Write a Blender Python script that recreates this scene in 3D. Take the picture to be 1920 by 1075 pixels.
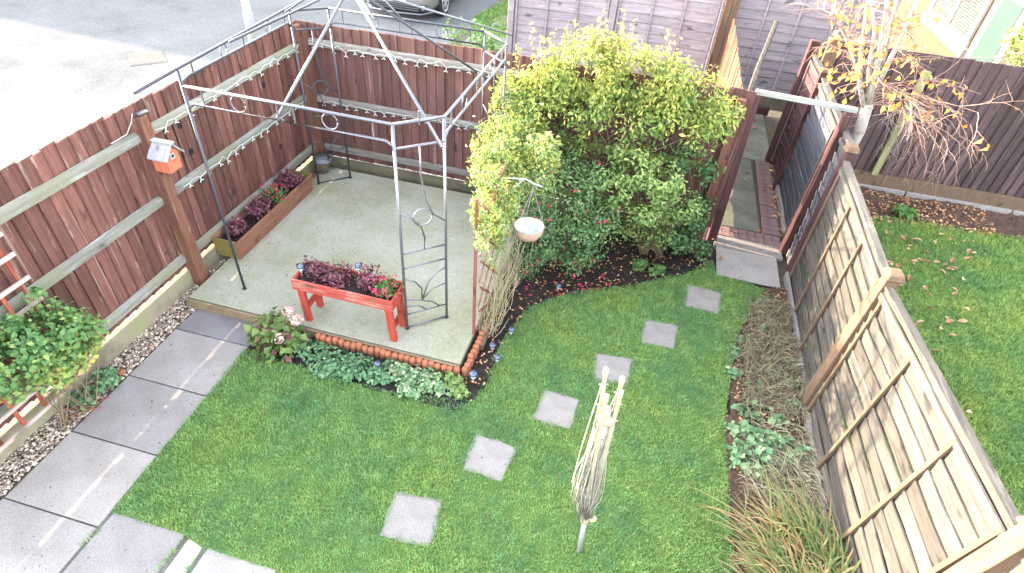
import bpy, math, random
import numpy as np
from mathutils import Vector, Matrix
random.seed(7); RNG = np.random.default_rng(7)
for o in list(bpy.data.objects): bpy.data.objects.remove(o, do_unlink=True)
SC = bpy.context.scene; COL = SC.collection

# ------------------------------------------------------------------ camera
FPX = 1085.0; CXP, CYP = 960.0, 537.5; CAM_H = 4.1
_yaw, _pitch, _roll = (math.radians(a) for a in (-11.4, 40.3, -4.85))
_fw = np.array([math.sin(_yaw)*math.cos(_pitch), math.cos(_yaw)*math.cos(_pitch), -math.sin(_pitch)])
_r0 = np.array([math.cos(_yaw), -math.sin(_yaw), 0.0]); _d0 = np.cross(_fw, _r0)
_c, _s = math.cos(_roll), math.sin(_roll)
CAM_R = np.array([_c*_r0+_s*_d0, -_s*_r0+_c*_d0, _fw]); CAM_C = np.array([0, 0, CAM_H])
cam = bpy.data.cameras.new('camera'); camo = bpy.data.objects.new('camera', cam); COL.objects.link(camo)
cam.sensor_width = 36; cam.lens = FPX/1920*36; cam.clip_start = .05; cam.clip_end = 500
_m = Matrix.Identity(4)
for i in range(3):
    _m[i][0] = CAM_R[0][i]; _m[i][1] = -CAM_R[1][i]; _m[i][2] = -CAM_R[2][i]; _m[i][3] = CAM_C[i]
camo.matrix_world = _m
SC.camera = camo
SC.render.resolution_x, SC.render.resolution_y = 1024, 573

# ------------------------------------------------------------------ light
SUN_DIR = Vector((-1, .125, .257)).normalized()          # towards the sun
SUN_EL = math.asin(SUN_DIR.z); SUN_AZ = math.atan2(SUN_DIR.x, SUN_DIR.y)
w = bpy.data.worlds.new('World'); SC.world = w; w.use_nodes = True
nt = w.node_tree; nt.nodes.clear()
sky = nt.nodes.new('ShaderNodeTexSky'); sky.sky_type = 'NISHITA'; sky.sun_disc = False
sky.sun_elevation = SUN_EL; sky.sun_rotation = SUN_AZ % (2*math.pi)
sky.air_density = 1.0; sky.dust_density = 1.5; sky.ozone_density = 1.0
bg = nt.nodes.new('ShaderNodeBackground'); bg.inputs['Strength'].default_value = .15
hsv = nt.nodes.new('ShaderNodeHueSaturation'); hsv.inputs['Saturation'].default_value = .42
out = nt.nodes.new('ShaderNodeOutputWorld')
nt.links.new(sky.outputs[0], hsv.inputs['Color']); nt.links.new(hsv.outputs[0], bg.inputs['Color']); nt.links.new(bg.outputs[0], out.inputs['Surface'])
sun = bpy.data.lights.new('sun', 'SUN'); sun.energy = 2.0; sun.angle = math.radians(.6); sun.color = (1, .82, .58)
suno = bpy.data.objects.new('sun', sun); COL.objects.link(suno)
suno.rotation_euler = SUN_DIR.to_track_quat('Z', 'Y').to_euler()
vs = SC.view_settings; vs.view_transform = 'Standard'; vs.look = 'None'; vs.gamma = 1; vs.use_curve_mapping = False
vs.exposure = 4.12

# ------------------------------------------------------------------ measuring helpers: where a sight line meets a known plane of the garden
def _ray(x, y): return CAM_R.T @ np.array([(x-CXP)/FPX, (y-CYP)/FPX, 1.0])
def at_z(x, y, z=0.0):
    v = _ray(x, y); return Vector(CAM_C + v*((z-CAM_H)/v[2]))
def at_x(x, y, X):
    v = _ray(x, y); return Vector(CAM_C + v*(X/v[0]))
def at_y(x, y, Y):
    v = _ray(x, y); return Vector(CAM_C + v*(Y/v[1]))

# ------------------------------------------------------------------ mesh helpers
class MB:
    def __init__(s): s.v = []; s.f = []
    def box(s, c, d, rz=0, M=None):
        hx, hy, hz = d[0]/2, d[1]/2, d[2]/2
        R = Matrix.Rotation(rz, 3, 'Z') if M is None else M
        n = len(s.v)
        for x, y, z in ((-1,-1,-1),(1,-1,-1),(1,1,-1),(-1,1,-1),(-1,-1,1),(1,-1,1),(1,1,1),(-1,1,1)):
            s.v.append(Vector(c) + R @ Vector((x*hx, y*hy, z*hz)))
        for f in ((0,3,2,1),(4,5,6,7),(0,1,5,4),(1,2,6,5),(2,3,7,6),(3,0,4,7)): s.f.append([n+i for i in f])
        return s
    def bar(s, a, b, w, h=None, up=(0,0,1)):
        h = h or w; a = Vector(a); b = Vector(b); t = (b-a).normalized()
        u = Vector(up)
        if abs(t.dot(u)) > .95: u = Vector((0,1,0))
        x = t.cross(u).normalized(); y = x.cross(t)
        n = len(s.v)
        for p in (a, b):
            for i, j in ((-1,-1),(1,-1),(1,1),(-1,1)): s.v.append(p + x*(i*w/2) + y*(j*h/2))
        for f in ((0,1,2,3),(7,6,5,4),(0,4,5,1),(1,5,6,2),(2,6,7,3),(3,7,4,0)): s.f.append([n+i for i in f])
        return s
    def tube(s, pts, r, k=6, caps=True):
        pts = [Vector(p) for p in pts]; m = len(pts)
        rs = r if hasattr(r, '__len__') else [r]*m
        n = len(s.v); ref = None
        for i, p in enumerate(pts):
            t = (pts[min(i+1, m-1)] - pts[max(i-1, 0)])
            if t.length < 1e-9: t = Vector((0,0,1))
            t.normalize()
            if ref is None: ref = Vector((0,0,1)) if abs(t.z) < .9 else Vector((1,0,0))
            x = t.cross(ref)
            if x.length < 1e-4: x = t.cross(Vector((0,1,0)))
            x.normalize(); y = x.cross(t); ref = y if False else ref
            for j in range(k):
                a = 2*math.pi*j/k; s.v.append(p + (x*math.cos(a) + y*math.sin(a))*rs[i])
        for i in range(m-1):
            for j in range(k):
                a = n+i*k+j; b = n+i*k+(j+1) % k; s.f.append([a, b, b+k, a+k])
        if caps:
            s.f.append([n+j for j in range(k)][::-1]); s.f.append([n+(m-1)*k+j for j in range(k)])
        return s
    def lathe(s, c, prof, k=12, axis=None):
        c = Vector(c); n = len(s.v); M = Matrix.Identity(3) if axis is None else Vector(axis).to_track_quat('Z','Y').to_matrix()
        for r, z in prof:
            for j in range(k):
                a = 2*math.pi*j/k; s.v.append(c + M @ Vector((r*math.cos(a), r*math.sin(a), z)))
        for i in range(len(prof)-1):
            for j in range(k):
                a = n+i*k+j; b = n+i*k+(j+1) % k; s.f.append([a, b, b+k, a+k])
        s.f.append([n+j for j in range(k)][::-1]); s.f.append([n+(len(prof)-1)*k+j for j in range(k)])
        return s
    def poly(s, pts, z0, z1):
        n = len(s.v); k = len(pts)
        for z in (z0, z1):
            for p in pts: s.v.append(Vector((p[0], p[1], z)))
        s.f.append([n+i for i in range(k)][::-1]); s.f.append([n+k+i for i in range(k)])
        for i in range(k): s.f.append([n+i, n+(i+1) % k, n+k+(i+1) % k, n+k+i])
        return s
    def hexa(s, p):
        n = len(s.v); s.v += [Vector(q) for q in p]
        for f in ((0,3,2,1),(4,5,6,7),(0,1,5,4),(1,2,6,5),(2,3,7,6),(3,0,4,7)): s.f.append([n+i for i in f])
        return s
    def mesh(s, name, mat=None, smooth=False):
        me = bpy.data.meshes.new(name); me.from_pydata([tuple(v) for v in s.v], [], s.f); me.update()
        if smooth: me.polygons.foreach_set('use_smooth', [True]*len(me.polygons))
        if mat: me.materials.append(mat)
        return me
    def build(s, name, mat, parent=None, smooth=False, bevel=0, loc=None):
        o = link(name, s.mesh(name, mat, smooth), parent)
        if bevel:
            m = o.modifiers.new('bevel', 'BEVEL'); m.width = bevel; m.segments = 1; m.limit_method = 'ANGLE'
        return o
LOC = {}
def link(name, me, parent=None):
    o = bpy.data.objects.new(name, me); COL.objects.link(o)
    if parent is not None:
        o.parent = parent
        l = LOC.get(parent.name)
        if l is not None: o.location = [-q for q in l]
    return o
def tag(o, label, cat, group=None):
    o['label'] = label; o['category'] = cat
    if group: o['group'] = group
    return o
def thing(name, label, cat, loc=(0,0,0), group=None):
    """an Empty at the base of the thing; parts are given in garden coordinates"""
    o = bpy.data.objects.new(name, None); COL.objects.link(o); o.location = loc
    o.empty_display_size = .1; LOC[o.name] = tuple(loc)
    return tag(o, label, cat, group)
def struct(o): o['kind'] = 'structure'; return o
def stuff(o): o['kind'] = 'stuff'; return o
def np_mesh(name, V, F, mat, parent=None, tint=None, smooth=False):
    V = np.asarray(V, dtype=np.float32); F = np.asarray(F, dtype=np.int32); k = F.shape[1]
    me = bpy.data.meshes.new(name); me.vertices.add(len(V)); me.vertices.foreach_set('co', V.ravel())
    me.loops.add(F.size); me.loops.foreach_set('vertex_index', F.ravel())
    me.polygons.add(len(F)); me.polygons.foreach_set('loop_start', np.arange(0, F.size, k, dtype=np.int32))
    me.polygons.foreach_set('loop_total', np.full(len(F), k, dtype=np.int32))
    if smooth: me.polygons.foreach_set('use_smooth', np.ones(len(F), dtype=bool))
    me.update(calc_edges=True)
    if tint is not None:
        a = me.attributes.new('tint', 'FLOAT', 'FACE'); a.data.foreach_set('value', np.asarray(tint, dtype=np.float32))
    me.materials.append(mat)
    return link(name, me, parent)

# ------------------------------------------------------------------ materials
def ramp(nt, stops):
    r = nt.nodes.new('ShaderNodeValToRGB'); e = r.color_ramp.elements
    while len(e) > 1: e.remove(e[-1])
    e[0].position = stops[0][0]; e[0].color = (*stops[0][1], 1)
    for p, c in stops[1:]:
        q = e.new(p); q.color = (*c, 1)
    return r
def new_mat(name, rough=.8, spec=.3):
    m = bpy.data.materials.new(name); m.use_nodes = True; nt = m.node_tree
    b = nt.nodes['Principled BSDF']; b.inputs['Roughness'].default_value = rough; b.inputs['Specular IOR Level'].default_value = spec
    return m, nt, b
def tex(nt, scale, detail=4, coord='Object', stretch=(1,1,1), rand=False, rough=.6, dist=0):
    tc = nt.nodes.new('ShaderNodeTexCoord'); mp = nt.nodes.new('ShaderNodeMapping'); mp.inputs['Scale'].default_value = stretch
    nt.links.new(tc.outputs[coord], mp.inputs['Vector'])
    if rand:
        oi = nt.nodes.new('ShaderNodeObjectInfo'); mu = nt.nodes.new('ShaderNodeMath'); mu.operation = 'MULTIPLY'; mu.inputs[1].default_value = 37.0
        nt.links.new(oi.outputs['Random'], mu.inputs[0]); nt.links.new(mu.outputs[0], mp.inputs['Location'])
    n = nt.nodes.new('ShaderNodeTexNoise'); n.inputs['Scale'].default_value = scale; n.inputs['Detail'].default_value = detail
    n.inputs['Roughness'].default_value = rough; n.inputs['Distortion'].default_value = dist
    nt.links.new(mp.outputs[0], n.inputs['Vector']); return n
def mix(nt, fac, a, b, mode='MIX'):
    m = nt.nodes.new('ShaderNodeMix'); m.data_type = 'RGBA'; m.blend_type = mode
    if isinstance(fac, (int, float)): m.inputs[0].default_value = fac
    else: nt.links.new(fac, m.inputs[0])
    for i, q in ((6, a), (7, b)):
        if isinstance(q, tuple): m.inputs[i].default_value = (*q, 1)
        else: nt.links.new(q, m.inputs[i])
    return m.outputs[2]
def bump(nt, b, h, strength=.4, dist=.01):
    n = nt.nodes.new('ShaderNodeBump'); n.inputs['Strength'].default_value = strength; n.inputs['Distance'].default_value = dist
    nt.links.new(h, n.inputs['Height']); nt.links.new(n.outputs[0], b.inputs['Normal'])
ALB = .74
def dim(c): return tuple(q*ALB for q in c)
def noise_mat(name, stops, scale=4, detail=5, rough=.85, bs=.3, bd=.006, bscale=None, coord='Object', fine=None, spec=.25, vary=0, specks=None):
    m, nt, b = new_mat(name, rough, spec)
    n = tex(nt, scale, detail, coord); r = ramp(nt, [(p_, dim(c_)) for p_, c_ in stops]); nt.links.new(n.outputs[0], r.inputs[0])
    c = r.outputs[0]
    if fine:   # (scale, dark colour, light colour, amount)
        g = tex(nt, fine[0], 3, coord); rr = ramp(nt, [(.3, fine[1]), (.7, fine[2])]); nt.links.new(g.outputs[0], rr.inputs[0])
        c = mix(nt, fine[3], c, rr.outputs[0], 'MULTIPLY')
    if specks:
        k_ = tex(nt, specks[0], 2, coord, rough=.5, rand=True); kr = ramp(nt, [(specks[1], (1,1,1)), (specks[1]+.04, (.42,.4,.38))]); nt.links.new(k_.outputs[0], kr.inputs[0])
        c = mix(nt, 1.0, c, kr.outputs[0], 'MULTIPLY')
    if vary:
        oi = nt.nodes.new('ShaderNodeObjectInfo'); vr = ramp(nt, [(0, (1-vary,1-vary,1-vary*.9)), (.5, (1,1,1)), (1, (1+vary*.5,1+vary*.42,1+vary*.3))]); nt.links.new(oi.outputs['Random'], vr.inputs[0])
        c = mix(nt, 1.0, c, vr.outputs[0], 'MULTIPLY')
    nt.links.new(c, b.inputs['Base Color'])
    h = tex(nt, bscale or scale*8, 4, coord); bump(nt, b, h.outputs[0], bs, bd)
    return m
def wood_mat(name, a, c, pale, axis='Z', vary=.35, palecut=.62, rough=.82, patch=None):
    """stained or weathered timber: grain along the axis, per piece tint, peeled pale streaks"""
    a, c, pale = dim(a), dim(c), dim(pale); patch = dim(patch) if patch else None
    m, nt, b = new_mat(name, rough, .25)
    st = {'X': (.06,1,1), 'Y': (1,.06,1), 'Z': (1,1,.06)}[axis]
    g = tex(nt, 38, 5, stretch=st, rand=True, dist=.3); r = ramp(nt, [(.3, a), (.7, c)]); nt.links.new(g.outputs[0], r.inputs[0])
    st2 = tuple(q*1.0 if q == 1 else .14 for q in st)
    p = tex(nt, 17, 6, stretch=st2, rand=True, rough=.7); pr = ramp(nt, [(palecut, (0,0,0)), (palecut+.09, (1,1,1))]); nt.links.new(p.outputs[0], pr.inputs[0])
    mm = nt.nodes.new('ShaderNodeMath'); mm.operation = 'MULTIPLY'; mm.inputs[1].default_value = .75
    nt.links.new(pr.outputs[0], mm.inputs[0])
    c1 = mix(nt, mm.outputs[0], r.outputs[0], pale)
    sc = tex(nt, 30, 3, stretch=tuple(q if q == 1 else .035 for q in st), rand=True, rough=.4); sr = ramp(nt, [(.66, (0,0,0)), (.7, (.6,.6,.6))]); nt.links.new(sc.outputs[0], sr.inputs[0])
    c1 = mix(nt, sr.outputs[0], c1, pale)
    kn = tex(nt, 7, 2, stretch=tuple(q if q == 1 else .45 for q in st), rand=True); kr = ramp(nt, [(.28, (.42,.42,.42)), (.36, (1,1,1)), (.6, (1,1,1)), (.78, (1.25,1.2,1.15))]); nt.links.new(kn.outputs[0], kr.inputs[0])
    c1 = mix(nt, 1.0, c1, kr.outputs[0], 'MULTIPLY')
    if patch:   # broad stain of another colour
        q = tex(nt, 2.2, 3, coord='Object', rand=True); qr = ramp(nt, [(.48, (0,0,0)), (.62, (1,1,1))]); nt.links.new(q.outputs[0], qr.inputs[0])
        c1 = mix(nt, qr.outputs[0], c1, patch)
    oi = nt.nodes.new('ShaderNodeObjectInfo'); vr = ramp(nt, [(0, (1-vary,)*3), (1, (1+vary*.55,)*3)]); nt.links.new(oi.outputs['Random'], vr.inputs[0])
    c2 = mix(nt, 1.0, c1, vr.outputs[0], 'MULTIPLY')
    nt.links.new(c2, b.inputs['Base Color']); bump(nt, b, g.outputs[0], .35, .004)
    return m
def leaf_mat(name, stops, trans=.35, rough=.55, spec=.3):
    m, nt, b = new_mat(name, rough, spec)
    at = nt.nodes.new('ShaderNodeAttribute'); at.attribute_name = 'tint'
    r = ramp(nt, stops); nt.links.new(at.outputs['Fac'], r.inputs[0]); nt.links.new(r.outputs[0], b.inputs['Base Color'])
    t = nt.nodes.new('ShaderNodeBsdfTranslucent'); nt.links.new(r.outputs[0], t.inputs['Color'])
    mx = nt.nodes.new('ShaderNodeMixShader'); mx.inputs[0].default_value = trans
    o = nt.nodes['Material Output']
    nt.links.new(b.outputs[0], mx.inputs[1]); nt.links.new(t.outputs[0], mx.inputs[2]); nt.links.new(mx.outputs[0], o.inputs['Surface'])
    return m
def plain(name, c, rough=.6, metal=0, spec=.4, var=.12, scale=30):
    c = dim(c); m, nt, b = new_mat(name, rough, spec); b.inputs['Metallic'].default_value = metal
    n = tex(nt, scale, 3); r = ramp(nt, [(.3, tuple(q*(1-var) for q in c)), (.7, tuple(min(1, q*(1+var)) for q in c))])
    nt.links.new(n.outputs[0], r.inputs[0]); nt.links.new(r.outputs[0], b.inputs['Base Color']); return m

M = {}
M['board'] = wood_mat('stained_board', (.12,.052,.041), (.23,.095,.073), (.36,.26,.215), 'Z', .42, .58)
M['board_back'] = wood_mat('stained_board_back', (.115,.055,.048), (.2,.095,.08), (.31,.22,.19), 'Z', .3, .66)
M['board_purple'] = wood_mat('dark_board', (.055,.034,.036), (.115,.07,.07), (.2,.155,.145), 'Z', .32, .66)
M['rail'] = wood_mat('weathered_rail', (.17,.155,.13), (.31,.3,.255), (.4,.39,.35), 'Y', .15, .55, patch=(.23,.22,.15))
M['rail_x'] = wood_mat('weathered_rail_x', (.15,.13,.12), (.28,.25,.23), (.36,.33,.31), 'X', .15, .55, patch=(.2,.18,.14))
M['rail_moss'] = wood_mat('mossy_rail', (.13,.17,.04), (.25,.3,.07), (.34,.36,.16), 'X', .15, .6)
M['post'] = wood_mat('stained_post', (.12,.05,.035), (.2,.09,.06), (.33,.2,.14), 'Z', .2, .66)
M['post_bird'] = wood_mat('bird_post', (.13,.055,.035), (.22,.1,.06), (.34,.24,.14), 'Z', .1, .62)
M['post_mossy'] = wood_mat('mossy_post', (.16,.11,.06), (.27,.19,.1), (.34,.3,.15), 'Z', .2, .55)
M['post_dark'] = wood_mat('dark_red_post', (.05,.02,.022), (.1,.042,.042), (.2,.12,.1), 'Z', .15, .75, rough=.6)
M['post_pale'] = wood_mat('pale_post', (.12,.075,.048), (.19,.122,.078), (.25,.18,.12), 'Z', .15, .6)
M['slat'] = wood_mat('weathered_slat', (.055,.051,.048), (.115,.1,.084), (.17,.15,.127), 'Y', .3, .55)
M['slat_shaded'] = wood_mat('shaded_slat', (.055,.056,.07), (.115,.115,.14), (.22,.22,.24), 'Y', .22, .62)  # shade on the alley panel put into a dark, bluish slat colour
M['slat_red'] = wood_mat('red_slat', (.06,.025,.03), (.11,.052,.055), (.22,.17,.17), 'Y', .2, .66)
M['slat_lilac'] = wood_mat('lilac_slat', (.235,.19,.21), (.35,.295,.315), (.43,.385,.39), 'X', .14, .6)
M['batten'] = wood_mat('batten', (.1,.068,.044), (.16,.112,.072), (.22,.165,.115), 'Z', .15, .64)
M['batten_dark'] = wood_mat('batten_dark', (.1,.085,.08), (.18,.15,.14), (.3,.26,.23), 'Z', .15, .64)
M['lintel'] = wood_mat('lintel', (.24,.235,.215), (.36,.35,.32), (.42,.41,.38), 'X', .1, .6)
M['moss_post'] = wood_mat('moss_post', (.2,.21,.09), (.3,.31,.14), (.38,.37,.2), 'Z', .1, .6)
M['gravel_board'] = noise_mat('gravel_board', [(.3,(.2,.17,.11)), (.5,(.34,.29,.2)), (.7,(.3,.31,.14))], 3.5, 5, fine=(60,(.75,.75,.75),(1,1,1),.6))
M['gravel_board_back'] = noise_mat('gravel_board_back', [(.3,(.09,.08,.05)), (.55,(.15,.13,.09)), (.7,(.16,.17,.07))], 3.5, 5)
M['patio'] = noise_mat('patio_concrete', [(.25,(.25,.245,.15)), (.4,(.35,.34,.235)), (.55,(.42,.405,.32)), (.72,(.47,.455,.4))], 1.3, 9, bscale=90, bs=.4, fine=(45,(.72,.72,.69),(1.06,1.06,1.06),.8), specks=(22,.72), spec=.08)
M['slab'] = noise_mat('paving_slab', [(.25,(.26,.228,.207)), (.42,(.355,.318,.295)), (.6,(.405,.367,.343)), (.75,(.435,.395,.37))], 3.2, 8, bscale=90, bs=.5, fine=(75,(.68,.67,.66),(1.06,1.06,1.06),.85), vary=.14, specks=(30,.69), spec=.1)
M['slab_dark'] = noise_mat('paving_slab_dark', [(.3,(.2,.175,.18)), (.7,(.29,.265,.275))], 3.2, 8, bscale=90, bs=.5, fine=(75,(.7,.7,.7),(1.05,1.05,1.05),.8))  # one slab in a darker tone than its neighbours
M['slab_cream'] = noise_mat('cream_stone', [(.3,(.42,.38,.3)), (.7,(.52,.47,.39))], 4, 5, bscale=90)
M['stone'] = noise_mat('stepping_stone', [(.3,(.27,.245,.225)), (.7,(.36,.33,.31))], 7, 7, bscale=110, bs=.6, fine=(85,(.62,.61,.6),(1.1,1.1,1.1),.85), vary=.16, specks=(26,.7), spec=.1)
M['edge_brown'] = noise_mat('edge_brown', [(.3,(.2,.14,.08)), (.7,(.32,.24,.14))], 5, 6, bscale=70)
M['soil'] = noise_mat('soil', [(.3,(.016,.012,.011)), (.6,(.035,.026,.022)), (.8,(.06,.045,.036))], 18, 6, bs=.8, bd=.02, bscale=60, rough=.95)
M['earth'] = noise_mat('earth', [(.3,(.07,.055,.04)), (.7,(.13,.105,.075))], 8, 6, rough=.95)
M['litter_soil'] = noise_mat('litter_soil', [(.3,(.05,.03,.024)), (.55,(.11,.065,.045)), (.75,(.17,.11,.075))], 25, 6, rough=.95, bs=.8, bd=.02, bscale=60)
M['turf'] = noise_mat('turf', [(.3,(.1,.17,.035)), (.7,(.15,.22,.05))], 6, 5, rough=.95)
M['road'] = noise_mat('asphalt', [(.3,(.135,.137,.14)), (.45,(.172,.173,.174)), (.6,(.192,.192,.192)), (.75,(.218,.217,.214))], .7, 9, bscale=40, bs=.7, fine=(28,(.7,.7,.7),(1.1,1.1,1.1),.85), spec=0)
M['drive'] = noise_mat('driveway', [(.3,(.22,.22,.24)), (.7,(.3,.3,.315))], .8, 6, bscale=70, fine=(70,(.8,.8,.8),(1,1,1),.7))
M['alley'] = noise_mat('alley_concrete', [(.3,(.12,.125,.09)), (.55,(.21,.21,.165)), (.75,(.3,.28,.23))], 2.5, 6, bscale=90, bs=.5, fine=(110,(.7,.7,.7),(1,1,1),.7))
M['mortar'] = noise_mat('mortar', [(.3,(.22,.2,.18)), (.7,(.34,.31,.28))], 14, 7, bscale=90, bs=.7, fine=(60,(.6,.6,.6),(1.1,1.1,1.1),.85), spec=.1)
M['brick'] = noise_mat('brick', [(.3,(.17,.1,.1)), (.7,(.27,.18,.17))], 9, 5, bscale=80, bs=.5)
M['terracotta'] = noise_mat('terracotta', [(.3,(.33,.11,.06)), (.7,(.47,.19,.1))], 14, 5, bscale=80, bs=.5)
M['trough'] = wood_mat('trough_wood', (.2,.085,.055), (.32,.14,.09), (.36,.26,.14), 'Y', .08, .7, patch=(.27,.13,.08))
M['trough_end'] = wood_mat('trough_end', (.15,.125,.035), (.25,.2,.06), (.26,.14,.07), 'X', .08, .62)
M['red_paint'] = wood_mat('red_paint', (.37,.058,.045), (.47,.088,.066), (.48,.27,.21), 'X', .1, .49)
M['red_leg'] = wood_mat('red_leg', (.36,.05,.035), (.45,.068,.045), (.42,.22,.14), 'Z', .1, .74)
M['rust_red'] = wood_mat('rust_red', (.2,.07,.05), (.32,.12,.085), (.42,.32,.27), 'Z', .2, .62)
M['trellis'] = wood_mat('trellis_red', (.28,.055,.035), (.42,.11,.065), (.5,.36,.27), 'Z', .3, .56)
M['trellis_pale'] = wood_mat('trellis_pale', (.45,.34,.28), (.6,.5,.44), (.62,.56,.5), 'Y', .2, .6)
M['metal'] = plain('painted_metal', (.07,.07,.085), .45, .4, .5)
M['metal_pale'] = plain('pale_metal', (.2,.2,.225), .35, .6, .5, .2, 60)  # paler and more metallic than the dark frame metal
M['wire'] = plain('white_wire', (.62,.62,.6), .5)
M['black'] = plain('black_plastic', (.012,.012,.014), .45)
M['cream_plastic'] = plain('cream_plastic', (.4,.36,.24), .5)
M['white_line'] = plain('plastic_line', (.36,.345,.27), .45, var=.35)
M['mast'] = plain('grey_mast', (.55,.54,.55), .35, .5)
M['chrome'] = plain('brushed_steel', (.6,.6,.62), .3, .8)
M['solar_head'] = plain('solar_head', (.07,.09,.15), .15, 0, .8)
M['clear'] = plain('clear_plastic', (.6,.65,.7), .25)
M['liner'] = plain('basket_liner', (.56,.58,.68), .35, 0, .5, .2, 40)
M['basket'] = noise_mat('coco_basket', [(.3,(.42,.27,.2)), (.7,(.58,.4,.32))], 18, 4)
M['white_paint'] = plain('white_paint', (.4,.39,.375), .45)
M['pole'] = plain('cream_pole', (.3,.305,.27), .4)
M['grey_roof'] = wood_mat('bird_roof', (.36,.34,.36), (.5,.48,.5), (.6,.58,.58), 'Y', .12, .62)
M['bird_red'] = wood_mat('bird_red', (.55,.13,.07), (.66,.2,.11), (.68,.45,.3), 'Z', .08, .66)
M['render_wall'] = noise_mat('render_wall', [(.3,(.085,.052,.028)), (.7,(.105,.066,.038))], 5, 5, bscale=80)
M['pane'] = plain('green_glass', (.045,.075,.066), .3, 0, .2, .06, 3)
M['glass'] = plain('window_glass', (.04,.055,.055), .05, 0, .8, .1, 3)
M['blind'] = plain('blind', (.055,.065,.055), .6)
M['car_paint'] = plain('car_paint', (.36,.34,.33), .28, .55, .6, .05, 5)
M['tyre'] = plain('tyre', (.02,.02,.022), .8)
M['rim'] = plain('rim', (.6,.6,.62), .3, .6)
M['grate'] = plain('rusty_grate', (.2,.12,.09), .8)
M['bark_white'] = noise_mat('birch_bark', [(.3,(.16,.125,.1)), (.45,(.36,.32,.28)), (.75,(.46,.42,.38))], 16, 6)
M['twig'] = plain('twig', (.3,.175,.135), .7, var=.3)
M['twig_grey'] = plain('twig_grey', (.22,.18,.17), .7, var=.3)
M['stem'] = plain('stem', (.19,.14,.08), .8, var=.3)
M['dry'] = plain('dry_stem', (.36,.3,.18), .8, var=.35)
M['tin'] = plain('tin', (.2,.22,.22), .6)
M['rock'] = noise_mat('rock', [(.3,(.34,.34,.36)), (.7,(.46,.46,.5))], 12, 5)
M['rock_brown'] = noise_mat('rock_brown', [(.3,(.2,.14,.1)), (.7,(.34,.25,.19))], 12, 5)
M['roof_tile'] = noise_mat('roof_tile', [(.3,(.14,.08,.06)), (.7,(.2,.12,.09))], 6, 4)
M['house_brick'] = noise_mat('house_brick', [(.3,(.3,.18,.13)), (.7,(.38,.24,.17))], 12, 4)
M['tape'] = plain('plate', (.75,.75,.72), .4)
def grass_mat(name, a, b_, c):
    m, nt, b = new_mat(name, .6, .25)
    at = nt.nodes.new('ShaderNodeAttribute'); at.attribute_name = 'tint'
    r = ramp(nt, [(0, a), (.55, b_), (.9, c), (1, (.3,.29,.12))]); nt.links.new(at.outputs['Fac'], r.inputs[0])
    n = tex(nt, 1.6, 4, coord='Object'); n2 = tex(nt, 9, 3, coord='Object')
    rr = ramp(nt, [(.36, (.68,.82,1.0)), (.5, (1,1,.95)), (.66, (1.3,1.1,.85))]); nt.links.new(n.outputs[0], rr.inputs[0])
    r3 = ramp(nt, [(.3, (.62,.7,.75)), (.7, (1.25,1.2,1.15))]); nt.links.new(n2.outputs[0], r3.inputs[0])
    c1 = mix(nt, 1, r.outputs[0], rr.outputs[0], 'MULTIPLY'); c2 = mix(nt, 1, c1, r3.outputs[0], 'MULTIPLY')
    nt.links.new(c2, b.inputs['Base Color'])
    t = nt.nodes.new('ShaderNodeBsdfTranslucent'); nt.links.new(c2, t.inputs['Color'])
    mx = nt.nodes.new('ShaderNodeMixShader'); mx.inputs[0].default_value = .3
    o = nt.nodes['Material Output']; nt.links.new(b.outputs[0], mx.inputs[1]); nt.links.new(t.outputs[0], mx.inputs[2]); nt.links.new(mx.outputs[0], o.inputs['Surface'])
    return m
M['grass'] = grass_mat('grass', (.11,.235,.075), (.185,.325,.11), (.31,.42,.18))
M['grass_n'] = grass_mat('grass_neighbour', (.105,.21,.05), (.19,.305,.08), (.33,.39,.13))
M['climber'] = leaf_mat('climber_leaf', [(0,(.06,.125,.035)), (.35,(.15,.235,.06)), (.65,(.33,.37,.09)), (1,(.6,.53,.15))], .4)
M['fuchsia'] = leaf_mat('fuchsia_leaf', [(0,(.045,.105,.045)), (.5,(.11,.2,.075)), (.85,(.22,.32,.11)), (1,(.32,.4,.17))], .3)
M['choisya'] = leaf_mat('choisya_leaf', [(0,(.08,.15,.04)), (.5,(.18,.27,.075)), (1,(.38,.44,.15))], .3)
M['silver'] = leaf_mat('silver_leaf', [(0,(.11,.18,.06)), (.5,(.26,.34,.12)), (1,(.52,.55,.28))], .35)
M['shrub'] = leaf_mat('shrub_leaf', [(0,(.05,.13,.045)), (.5,(.12,.23,.07)), (.85,(.3,.34,.08)), (.93,(.5,.4,.08)), (1,(.42,.2,.1))], .3)
M['yellowing'] = leaf_mat('yellowing_leaf', [(0,(.14,.17,.03)), (.5,(.34,.3,.05)), (1,(.5,.34,.1))], .35)
M['ground_cover'] = leaf_mat('ground_cover_leaf', [(0,(.06,.14,.07)), (.5,(.13,.25,.11)), (.85,(.27,.36,.19)), (1,(.46,.46,.28))], .25)
M['purple'] = leaf_mat('purple_leaf', [(0,(.06,.022,.03)), (.45,(.14,.045,.065)), (.75,(.27,.11,.13)), (1,(.5,.32,.31))], .25)
M['green_plant'] = leaf_mat('green_leaf', [(0,(.05,.12,.03)), (1,(.15,.25,.08))], .3)
M['hydrangea'] = leaf_mat('hydrangea_leaf', [(0,(.07,.13,.035)), (.6,(.16,.22,.06)), (.85,(.2,.08,.07)), (1,(.11,.03,.05))], .25)
M['petal_red'] = leaf_mat('red_petal', [(0,(.5,.02,.06)), (1,(.75,.06,.14))], .3)
M['petal_pink'] = leaf_mat('pink_petal', [(0,(.6,.36,.32)), (1,(.75,.55,.5))], .3)
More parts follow.
